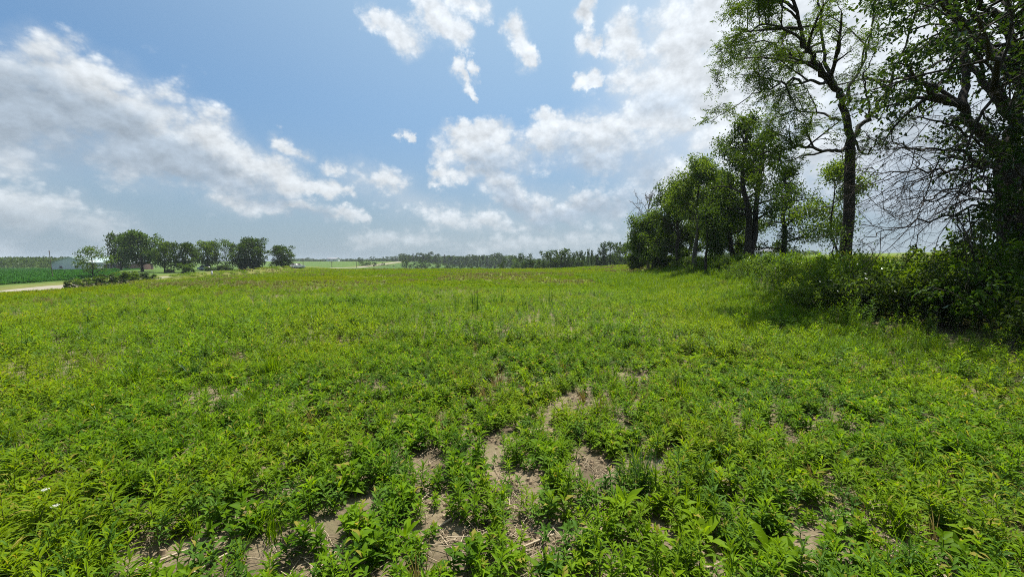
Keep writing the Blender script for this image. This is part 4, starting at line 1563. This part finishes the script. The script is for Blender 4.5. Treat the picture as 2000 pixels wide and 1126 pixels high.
# ------------------------------------------------------------------ trees farther off: trunk, limbs and lobed crown
def lobed_tree(seed, H, w, cb, nlobe, nleaf, leaf, trunk_r, flat=1.0, conical=False):
    """trunk and crown meshes about the origin"""
    r = np.random.default_rng(seed)
    tr, cr = Bag(), Bag()
    tt = np.linspace(0, 1, 7)
    ln = np.stack([r.normal(0, .015 * H, 7) * tt, r.normal(0, .015 * H, 7) * tt, H * .9 * tt], 1)
    tr.tube(ln, flare(ln, trunk_r, trunk_r * .2), 8)
    C, Rr = [], []
    for k in range(nlobe):
        q = cb + (1 - cb) * ((k + .5) / nlobe)
        x = (q - cb) / (1 - cb)
        if conical:
            prof = (1 - x) * .95 + .05
        else:
            prof = math.sin(math.pi * (.16 + .72 * x)) ** flat
        a = k * 2.4 + r.normal(0, .4)
        rl = w / 2 * (.27 if not conical else .30) * r.uniform(.6, 1.5) * (.55 + .45 * prof)
        rad = max(0, w / 2 * prof - rl * .6) * r.uniform(.45, 1.2)
        c = np.array([math.cos(a) * rad, math.sin(a) * rad, min(H * q, H - rl * .75)])
        C.append(c)
        Rr.append(rl)
        z0 = max(cb * H * .6, c[2] - rad * .8 - .1 * H)
        s = np.linspace(0, 1, 4)[:, None]
        p0 = np.array([0, 0, z0])
        mid = p0 + (c - p0) * s + np.array([0, 0, -1.0]) * (.12 * rad * np.sin(np.pi * s))
        rb = max(.006 * H, trunk_r * .28 * (1 - .5 * q))
        tr.tube(mid, np.linspace(rb, rb * .3, 4), 5)
    C, Rr = np.array(C), np.array(Rr)
    wgt = Rr ** 2
    pick = r.choice(nlobe, nleaf, p=wgt / wgt.sum())
    d = unit(r.normal(0, 1, (nleaf, 3)) + np.array([0, 0, .25]))
    rad = Rr[pick] * (r.uniform(0, 1, nleaf) ** .38) * (.80 + .45 * r.uniform(0, 1, nleaf) ** 2)
    P = C[pick] + d * rad[:, None] * np.array([1.12, 1.12, .82])
    P[:, 2] = np.maximum(P[:, 2], cb * H * .55)
    D = unit(d * .5 + r.normal(0, .7, (nleaf, 3)))
    N = unit(d * .5 + r.normal(0, .5, (nleaf, 3)) + np.array([0, 0, .6]))
    V, F, T = leaf_quads(P, D, N, leaf * r.uniform(.6, 1.5, nleaf), leaf * .62, np.clip(r.normal(.45, .22, nleaf), 0, 1))
    cr.add(V, F, T)
    return tr.mesh('trunk', True), cr.mesh('crown')


def place_far(name, meshes, px, Y, top_py, H, wid, label, group, base_py=None, cat='tree', sink=0.0):
    """meshes made for height H; scaled so the top is seen at top_py from here, standing on the ground"""
    g = at(px, 515, Y)
    z = float(ground_z(g[0], g[1])) - sink
    h = max(.6, at(px, top_py, Y)[2] - z)
    w = wid / FPX * Y
    e = empty(name, (g[0], g[1], z), random.uniform(0, 6.28))
    e.scale = (w, w, h)
    tag(e, label, cat, group)
    link('trunk', meshes[0], None, e)
    link('crown', meshes[1], None, e)
    return e


def unit_far(seed, nlobe, nleaf, leaf, cb, flat=1.0, conical=False, mat='far_leaf', bark='bark', tr=.03, asp=1.0):
    """crown of unit height and unit width"""
    H, w = 1.0, 1.0
    a, b = lobed_tree(seed, H, w, cb, nlobe, nleaf, leaf, tr, flat, conical)
    a.materials.append(M[bark])
    b.materials.append(M[mat])
    return a, b


def build_left_trees():
    G = 'trees by the road on the left'
    K = [unit_far(110, 40, 4200, .055, .26, .7, mat='tree_leaf_pale', tr=.030),
         unit_far(111, 30, 3300, .058, .22, .7, mat='tree_leaf_pale', tr=.028),
         unit_far(112, 20, 1500, .048, .22, .9, mat='tree_leaf_pale', tr=.018),
         unit_far(113, 36, 3600, .060, .14, .6, mat='tree_leaf', tr=.030),
         unit_far(114, 38, 4000, .054, .16, .5, mat='tree_leaf', tr=.032)]
    L = [(180, 82, 480, 58, 2, 'small airy young tree standing alone behind the roadside shrubs'),
         (236, 128, 456, 44, 3, 'dark tree half hidden behind the largest roadside tree'),
         (277, 112, 452, 68, 0, 'largest full crowned tree of the roadside group'),
         (321, 108, 472, 38, 1, 'narrow tree just right of the largest roadside tree'),
         (358, 108, 474, 46, 3, 'dark tree left of the parked blue car'),
         (405, 122, 471, 52, 1, 'broad dark tree behind the parked blue car'),
         (440, 124, 466, 46, 2, 'thin topped grey green tree right of the parked blue car'),
         (467, 128, 476, 36, 3, 'small dark tree left of the domed roadside tree'),
         (496, 122, 465, 64, 4, 'domed bright green tree with a wide crown by the road'),
         (552, 128, 480, 50, 4, 'rounded tree at the right end of the roadside group beside the white car')]
    for px, Y, top, wid, k, la in L:
        place_far('tree', K[k], px, Y, top, 1, wid, la, G)
    # roadside shrubs
    S = [unit_far(120 + k, 16, 1500, .10, .0, .35, mat='shrub_leaf' if k else 'tree_leaf_dark', tr=.02) for k in range(3)]
    G2 = 'shrubs along the road verge on the left'
    names = ['dark low shrub at the end of the visible road, leftmost of the verge shrubs', 'low shrub next to the leftmost verge shrub', 'shrub below the airy young tree', 'dense shrub just right of the airy young tree',
             'tallest shrub of the verge hedge', 'shrub between the tallest verge shrub and the largest tree', 'low shrub at the foot of the largest roadside tree', 'last low shrub right of the verge hedge']
    def verge_y(px, off):
        ys = np.linspace(40, 200, 1600)
        return float(ys[int(np.argmin(np.abs((px - 1000) / FPX * ys - road_x(ys) - off)))])
    for k, (px, Y, top, wid) in enumerate(((133, 66, 545, 18), (160, 68, 540, 26), (186, 72, 537, 28), (208, 76, 533, 28), (232, 80, 527, 32), (255, 84, 527, 28), (275, 92, 530, 22), (293, 96, 532, 16))):
        place_far('shrub', S[k % 3], px, verge_y(px, 5.0), top + 3, 1, wid * 1.1, names[k], G2, cat='shrub')
    for k, (px, Y, top, wid, la) in enumerate(((330, 104, 525, 18, 'low shrub at the foot of the narrow roadside tree'), (364, 104, 514, 26, 'round shrub beneath the dark tree left of the blue car'),
                                               (408, 116, 521, 22, 'low shrub in front of the parked blue car'), (432, 118, 518, 20, 'low shrub right of the parked blue car'), (445, 120, 517, 18, 'small shrub under the thin topped tree'),
                                               (478, 122, 505, 22, 'dense shrub under the small dark tree'), (497, 120, 508, 20, 'bushy undergrowth filling the space beneath the domed tree'), (556, 126, 507, 24, 'bushy growth beneath the rounded end tree'))):
        place_far('shrub', S[k % 3], px, Y, top, 1, wid, la, G2, cat='shrub')


build_left_trees()


def build_far_trees():
    K = [unit_far(130 + k, 14, 750, .085, (.06, .02, .10, .06)[k % 4], .45, mat='far_leaf', tr=.03) for k in range(6)]
    col = unit_far(140, 14, 500, .11, .15, .35, mat='far_leaf', tr=.05)
    con = unit_far(141, 22, 900, .075, .03, 1, True, mat='conifer', tr=.03)
    bush = [unit_far(145 + k, 9, 420, .12, .02, .5, mat='far_leaf', tr=.02) for k in range(2)]
    G1 = 'trees on the far skyline left of the middle'
    G2 = 'trees of the wood in the middle distance'
    G3 = 'hedgerow trees beyond the field crest'
    G4 = 'trees on the hill skyline at right'
    r = np.random.default_rng(3)

    def put(lst, G, la, bushy=False, kind=None):
        for k, row in enumerate(lst):
            px, Y, top, wid = row[:4]
            lab = row[4] if len(row) > 4 else la
            ms = kind or (bush[k % 2] if bushy else K[int(r.integers(0, 6))])
            if len(row) > 5:
                ms = row[5]
            wid = wid * (1.3 if ms is not con and ms is not col else 1.1)
            place_far('conifer' if ms is con else ('bush' if bushy else 'tree'), ms, px, Y, top, 1, wid, lab, G, cat='bush' if bushy else 'tree')
    put([(588, 620, 505, 14), (602, 600, 503, 11), (612, 640, 506, 16), (632, 600, 506, 18), (668, 640, 506, 16), (683, 520, 505, 12), (694, 520, 506, 12), (768, 560, 501, 16), (776, 560, 500, 16)],
        G1, 'small dark tree on the far skyline beyond the green field')
    put([(704, 480, 503, 13, 'rounded dark tree on the skyline left of the far road'), (728, 470, 501, 10, 'single oval dark tree standing up beside the far road'), (741, 480, 504, 13, 'low tree right of the oval one on the skyline'), (755, 470, 501, 15, 'spreading dark tree where the far road climbs')], G1, None)
    put([(787, 420, 495, 14), (800, 420, 497, 13), (807, 425, 494, 8, 'pointed conifer among round trees of the middle wood', con), (820, 430, 494, 16), (833, 430, 496, 14), (842, 425, 492, 17, 'highest round crown of the middle wood'), (855, 430, 496, 15),
         (868, 425, 497, 8, 'small pointed conifer right of the highest crown in the middle wood', con), (876, 420, 499, 14), (887, 420, 500, 14), (898, 420, 500, 13), (908, 415, 500, 14), (920, 410, 497, 18), (933, 410, 499, 15), (945, 400, 498, 16), (956, 400, 499, 15), (967, 390, 495, 24, 'broad round tree at the right end of the middle wood'),
         (980, 380, 500, 16), (992, 370, 502, 18), (1004, 360, 501, 18), (1016, 350, 503, 18), (1062, 300, 504, 20), (1042, 320, 505, 20), (1112, 260, 502, 20), (1160, 230, 500, 18)], G2, 'dark round crowned tree of the wood beyond the field')
    put([(715, 300, 509, 20, 'dark shrub standing in front of the far road'), (731, 300, 512, 10, 'small shrub right of the dark one at the far road'), (742, 310, 518, 8, 'small low shrub below the climbing far road'), (749, 310, 513, 7, 'thin upright shrub below the far road'), (757, 310, 519, 9, 'low round shrub just left of the middle wood'), (770, 300, 521, 6, 'tiny shrub alone in the grass under the far road')],
        'shrubs beside the far road', None, True)
    put([(793, 270, 508, 18), (815, 280, 512, 18), (830, 270, 506, 16), (850, 275, 512, 18), (868, 270, 514, 16), (884, 270, 516, 16), (900, 265, 517, 14), (918, 270, 515, 14), (935, 265, 520, 10), (953, 260, 521, 9)], G2, 'lower tree at the front of the middle wood', False)
    put([(984, 150, 508, 12, 'thin dark tree at the crest left of the mushroom shaped one'), (1027, 150, 495, 24, 'mushroom shaped dark tree alone on the field crest'), (1075, 150, 490, 34, 'dense tree left in the clump beyond the crest'), (1096, 150, 486, 34, 'tallest tree of the dense clump beyond the crest'), (1108, 152, 493, 20, 'right side tree of the dense clump beyond the crest'),
         (1125, 150, 491, 15, 'narrow tree just right of the dense clump'), (1137, 150, 489, 14, 'ragged tree right of the narrow one at the crest'), (1149, 140, 486, 7, 'dark columnar tree, left of two side by side', col), (1156, 140, 488, 6, 'dark columnar tree, right of two side by side', col),
         (1165, 140, 497, 9, 'short thin tree right of the columnar pair', col), (1174, 140, 484, 16, 'open tree left of the tall rounded one at the crest'), (1192, 140, 474, 30, 'tall rounded tree beyond the crest near the right hand grove'), (1206, 142, 482, 16, 'feathery tree right of the tall rounded one'),
         (1222, 120, 474, 40, 'dark bulky tree closest to the right hand grove'), (1240, 110, 470, 36, 'dark bushy tree touching the right hand grove')], G3, None)
    put([(1008, 150, 514, 14), (1046, 150, 509, 26), (1060, 150, 512, 18), (1116, 148, 508, 14), (1142, 146, 507, 14), (1164, 142, 506, 16), (1182, 142, 502, 18), (1205, 140, 500, 20), (975, 155, 516, 10), (1128, 146, 510, 16), (1090, 148, 508, 26), (1222, 130, 500, 26)], 'undergrowth beyond the field crest', 'green bush under the trees at the field crest', True)
    put([(1550, 230, 481, 18, 'dark pointed conifer on the hill skyline at right', con), (1524, 235, 472, 26, 'rounded tree on the hill behind the slender trunk'), (1505, 240, 482, 18, 'low tree beside the grey house on the hill'), (1440, 240, 489, 26, 'low dark tree on the skyline behind the leaning trunk'), (1460, 250, 488, 22, 'low tree on the skyline behind the twin trunks'),
         (1412, 240, 490, 22, 'low dark tree on the skyline behind the grove'), (1580, 260, 489, 22, 'pale low tree on the hill right of the conifer'), (1593, 270, 490, 14, 'smallest pale tree on the hill beside the big trunk')], G4, None)
    # continuous woodland on the skyline, too far to count
    b = Bag()

    def mass(x0, x1, Y0, Y1, top, n, s):
        px = r.uniform(x0, x1, n)
        Y = r.uniform(Y0, Y1, n)
        g = np.array([at(p, 515, y) for p, y in zip(px, Y)])
        zb = ground_z(g[:, 0], g[:, 1])
        tp = np.array([at(p, top, y)[2] for p, y in zip(px, Y)])
        hh = np.maximum(2, tp - zb) * (.70 + .45 * vnoise(g[:, 0], g[:, 1] * .2, 14, 5))
        P = np.stack([g[:, 0], g[:, 1], zb + hh * r.uniform(0, 1, n) ** .7], 1)
        V, F, T = leaf_quads(P, r.normal(0, 1, (n, 3)), unit(r.normal(0, .5, (n, 3)) + [0, 0, .8]), s * r.uniform(.6, 1.4, n), s * .7, np.clip(r.normal(.4, .2, n), 0, 1))
        b.add(V, F, T)
    mass(555, 800, 640, 720, 507, 3600, 2.6)
    mass(780, 1010, 430, 520, 500, 7000, 2.0)
    mass(1000, 1300, 260, 360, 503, 6000, 1.5)
    mass(-120, 150, 215, 300, 503, 7000, 1.2)
    mass(1380, 1600, 300, 360, 493, 2200, 1.5)
    tag(link('woodland', b.mesh('woodland'), M['far_leaf']), kind='stuff')


build_far_trees()


# ------------------------------------------------------------------ buildings, cars, poles
def gable_house(name, loc, rz, wd, ln, eave, ridge, label, cat, wall, roof, openings, over=.4):
    """gable end faces local -Y; openings: (kind, face, u, z, w, h)"""
    e = empty(name, loc, rz)
    tag(e, label, cat)
    hw, hl = wd / 2, ln / 2
    b = Bag()
    V = [(-hw, -hl, -.5), (hw, -hl, -.5), (hw, -hl, eave), (0, -hl, ridge), (-hw, -hl, eave), (-hw, hl, -.5), (hw, hl, -.5), (hw, hl, eave), (0, hl, ridge), (-hw, hl, eave)]
    b.add(V, np.array([[0, 1, 2, 4], [5, 9, 7, 6], [0, 4, 9, 5], [1, 6, 7, 2]]))
    b.add(V, np.array([[4, 2, 3], [9, 8, 7]]))
    link('wall', b.mesh('wall'), wall, e)
    rb = Bag()
    sl = (ridge - eave) / hw
    th = .18
    for s in (-1, 1):
        x1 = s * (hw + over)
        z1 = eave - sl * over
        q = [(0, -hl - over, ridge + .02), (x1, -hl - over, z1 + .02), (x1, hl + over, z1 + .02), (0, hl + over, ridge + .02)]
        V = np.array(q + [(p[0], p[1], p[2] + th) for p in q])
        rb.add(V, np.array([[0, 1, 2, 3], [4, 7, 6, 5], [0, 4, 5, 1], [1, 5, 6, 2], [2, 6, 7, 3], [3, 7, 4, 0]]))
    link('roof', rb.mesh('roof'), roof, e)
    for kind, face, u, z, w, h in openings:
        f = Bag()
        pane = Bag()
        if face == 'front':
            f.box((u, -hl - .03, z), (w + .3, .10, h + .3))
            pane.box((u, -hl - .07, z), (w, .08, h))
        else:
            s = 1 if face == 'right' else -1
            f.box((s * (hw + .03), u, z), (.10, w + .3, h + .3))
            pane.box((s * (hw + .07), u, z), (.08, w, h))
        fo = link(kind, f.mesh(kind), M['trim'], e)
        link('pane' if kind == 'window' else 'dark_door_panel', pane.mesh('pane'), M['dark_open'], fo)  # barn's open doorway is a flat panel, its inner shade put into the colour
    return e


M['trim'] = solid_mat('painted_trim', (0.55, 0.57, 0.58), None, 4, .6)
M['dark_open'] = solid_mat('dark_glass_and_opening', (0.025, 0.022, 0.022), None, 4, .25, spec=.5)  # window glass; also the painted shade inside the open barn door
M['metal_wall'] = solid_mat('ribbed_metal_wall', (0.55, 0.60, 0.64), (0.47, 0.52, 0.56), 1.2, .5, .5, 3, stretch=(3, 3, .05))
M['metal_roof'] = solid_mat('green_grey_metal_roof', (0.30, 0.38, 0.38), (0.24, 0.31, 0.32), 1.0, .45, .4, 3)
M['brick_wall'] = solid_mat('red_brick_wall', (0.17, 0.095, 0.075), (0.13, 0.075, 0.06), 3, .85)
M['shingle'] = solid_mat('grey_shingle_roof', (0.20, 0.215, 0.24), (0.15, 0.16, 0.18), 2, .85)
M['white_wall'] = solid_mat('white_siding', (0.70, 0.70, 0.68), None, 2, .7)
M['pole_wood'] = solid_mat('weathered_pole', (0.16, 0.13, 0.10), None, 5, .9)
M['rust'] = solid_mat('rusty_metal', (0.16, 0.085, 0.06), None, 5, .8)
M['tyre'] = solid_mat('tyre_rubber', (0.02, 0.02, 0.02), None, 5, .8)
M['rim'] = solid_mat('wheel_rim', (0.5, 0.5, 0.52), None, 5, .4, metal=.6)


def build_buildings():
    g = at(118, 527, 180)
    # the barn: gable end towards the road, long side running back to the right
    gz = float(ground_z(g[0] + 4, 184))
    gable_house('barn', (g[0] + 1.5, 192, gz), R(16), 12.5, 27, 3.3, 5.9, 'pale grey metal barn with a green grey gable roof beyond the crop field', 'barn', M['metal_wall'], M['metal_roof'],
                [('window', 'front', -3.0, 1.4, .9, .9), ('window', 'front', 2.6, 1.5, .9, .9), ('door', 'right', -10.0, 1.6, 4.2, 3.0), ('window', 'right', 2.0, 1.7, 1.4, 1.0)])
    g = at(232, 524, 185)
    gable_house('house', (g[0], 190, float(ground_z(g[0], 185))), R(78), 9, 17, 2.6, 4.2, 'low red brick building with a grey roof half hidden behind the roadside trees', 'house', M['brick_wall'], M['shingle'],
                [('window', 'left', -4.5, 1.5, 1.6, 1.1), ('window', 'left', 2.0, 1.5, 1.6, 1.1), ('door', 'left', 5.5, 1.0, 1.0, 2.0)])
    g = at(651, 513, 560)
    gable_house('house', (g[0], 560, float(ground_z(g[0], 560))), R(80), 9, 15, 2.8, 5.2, 'tiny white house far off beyond the green field', 'house', M['white_wall'], M['shingle'],
                [('window', 'left', -4, 1.6, 1.3, 1.2), ('window', 'left', 3, 1.6, 1.3, 1.2)])
    g = at(1494, 495, 225)
    gable_house('house', (g[0], 225, float(ground_z(g[0], 225)) - .2), R(70), 8, 12, 2.6, 4.8, 'grey roofed house on the hill seen between tree trunks', 'house', M['white_wall'], M['shingle'],
                [('window', 'left', -3, 1.5, 1.2, 1.1), ('window', 'left', 3, 1.5, 1.2, 1.1)])


build_buildings()


def build_car(loc, rz, paint, label):
    e = empty('parked_car', loc, rz)
    tag(e, label, 'car', 'cars parked by the roadside trees')
    # body: side profile lofted across the width (x = length, y = width)
    prof = np.array([(-2.2, .35), (-2.25, .62), (-2.15, .88), (-1.2, .98), (1.0, .98), (1.75, .92), (2.2, .75), (2.25, .5), (2.15, .32)])
    n = len(prof)
    b = Bag()
    ys = [(-.86, .96), (-.78, 1.0), (.78, 1.0), (.86, .96)]
    V = np.array([(x * s, y, .62 + (z - .62) * s) for y, s in ys for x, z in prof])
    Q = []
    for k in range(3):
        for i in range(n):
            j = (i + 1) % n
            Q.append((k * n + i, k * n + j, (k + 1) * n + j, (k + 1) * n + i))
    b.add(V, np.array(Q))
    b.add(V, np.array([list(range(n))[::-1], list(range(3 * n, 4 * n))]))
    body = link('body', b.mesh('body', False), paint, e)
    c = Bag()
    lo, hi, z0, z1 = (-1.75, 1.0), (-1.25, .35), .96, 1.46
    for (xa, xb, w0, w1, za, zb) in ((lo, hi, .76, .60, z0, z1),):
        V = [(xa[0], -w0, za), (xa[1], -w0, za), (xa[1], w0, za), (xa[0], w0, za), (xb[0], -w1, zb), (xb[1], -w1, zb), (xb[1], w1, zb), (xb[0], w1, zb)]
        c.add(V, np.array([[4, 5, 6, 7], [0, 1, 5, 4], [1, 2, 6, 5], [2, 3, 7, 6], [3, 0, 4, 7]]))
    link('windows', c.mesh('windows'), M['dark_open'], e)
    rf = Bag()
    rf.box((-.45, 0, 1.475), (1.62, 1.22, .05))
    for sy in (-1, 1):
        for x0, x1 in ((-1.72, -1.24), (.97, .36), (-.4, -.4)):
            rf.tube([(x0, sy * .755, .97), (x1, sy * .605, 1.46)], [.035, .035], 4)
    link('roof', rf.mesh('roof'), paint, e)
    for x in (-1.35, 1.4):
        for y in (-.8, .8):
            w = empty('wheel', (0, 0, 0))
            w.parent = e
            w.location = (x, y, .32)
            a = np.linspace(0, 2 * np.pi, 14, endpoint=False)
            for nm, ro, hw, mt in (('tyre', .32, .10, M['tyre']), ('rim', .20, .112, M['rim'])):
                q = Bag()
                V = np.array([(ro * math.cos(t), s * hw, ro * math.sin(t)) for s in (-1, 1) for t in a])
                q.add(V, np.array([[i, (i + 1) % 14, 14 + (i + 1) % 14, 14 + i] for i in range(14)]))
                q.add(V, np.array([list(range(14))[::-1], list(range(14, 28))]))
                link(nm, q.mesh(nm), mt, w)
    for y in (-.6, .6):
        h = Bag()
        h.box((2.17, y, .70), (.14, .34, .14))
        link('headlight', h.mesh('headlight'), M['rim'], e)
        h = Bag()
        h.box((-2.2, y, .76), (.10, .30, .14))
        link('tail_light', h.mesh('tail_light'), M['rust'], e)
    return e


def build_small():
    white = solid_mat('white_car_paint', (0.72, 0.73, 0.75), (0.68, 0.69, 0.71), 2, .3, spec=.6)
    blue = solid_mat('blue_grey_car_paint', (0.34, 0.40, 0.48), (0.30, 0.36, 0.44), 2, .3, spec=.6)
    g = at(581, 520, 126)
    build_car((g[0], 126, float(ground_z(g[0], 126))), R(65), white, 'white car parked at the right end of the roadside trees')
    g = at(404, 518, 120)
    build_car((g[0], 120, float(ground_z(g[0], 120))), R(25), blue, 'pale blue grey car parked in the shade between the roadside trees')
    G = 'thin utility poles along the far road'
    for px, top, Y, la in ((592, 504, 170, 'thin pole in the green field just right of the white car'), (648, 510, 200, 'thin pole with a dark cap, middle of three in the green field'), (696, 508, 240, 'thin pole near the start of the far road, rightmost of three')):
        g = at(px, 515, Y)
        z = float(ground_z(g[0], Y))
        h = at(px, top, Y)[2] - z
        e = empty('utility_pole', (g[0], Y, z))
        tag(e, la, 'pole', G)
        b = Bag()
        b.tube([(0, 0, -.3), (0, 0, h * .5), (0, 0, h)], [.14, .12, .10], 8)
        link('shaft', b.mesh('shaft', True), M['pole_wood'], e)
        b = Bag()
        b.box((0, 0, h - .4), (1.5, .10, .12), .4)
        link('crossarm', b.mesh('crossarm'), M['pole_wood'], e)
    p0, p1 = at(104, 548, 76), at(96, 491, 76)
    z = float(ground_z(p0[0], 76))
    e = empty('leaning_pole', (p0[0], 76, z))
    tag(e, 'thin leaning pole standing in front of the barn at the roadside', 'pole')
    b = Bag()
    d = p1 - np.array([p0[0], 76, z])
    b.tube([-.05 * d, d * .5, d], [.055, .05, .042], 8)
    link('shaft', b.mesh('shaft', True), M['pole_wood'], e)
    b = Bag()
    b.tube([d * .96, d * 1.03], [.065, .065], 8)
    link('cap', b.mesh('cap', True), M['rust'], e)
    g = gpoint(414, 538)
    e = empty('marker_post', g)
    tag(e, 'small white marker post at the edge of the gravel by the road', 'marker post')
    b = Bag()
    b.box((0, 0, .45), (.30, .12, .95))
    link('post', b.mesh('post'), M['white_wall'], e)
    b = Bag()
    b.box((0, 0, .96), (.34, .16, .08))
    link('cap', b.mesh('cap'), M['white_wall'], e)


build_small()


# ------------------------------------------------------------------ summer haze
def build_haze():
    m, nt, out = new_mat('haze_air')
    v = nt.node('ShaderNodeVolumePrincipled')
    v.inputs['Color'].default_value = (0.80, 0.90, 1.0, 1)
    v.inputs['Density'].default_value = 0.00021
    v.inputs['Anisotropy'].default_value = 0.0
    nt.l.new(v.outputs[0], out.inputs['Volume'])
    b = Bag()
    b.box((0, 0, 7.9), (3100, 3100, 30.2))
    tag(link('haze', b.mesh('haze'), m), kind='stuff')


build_haze()
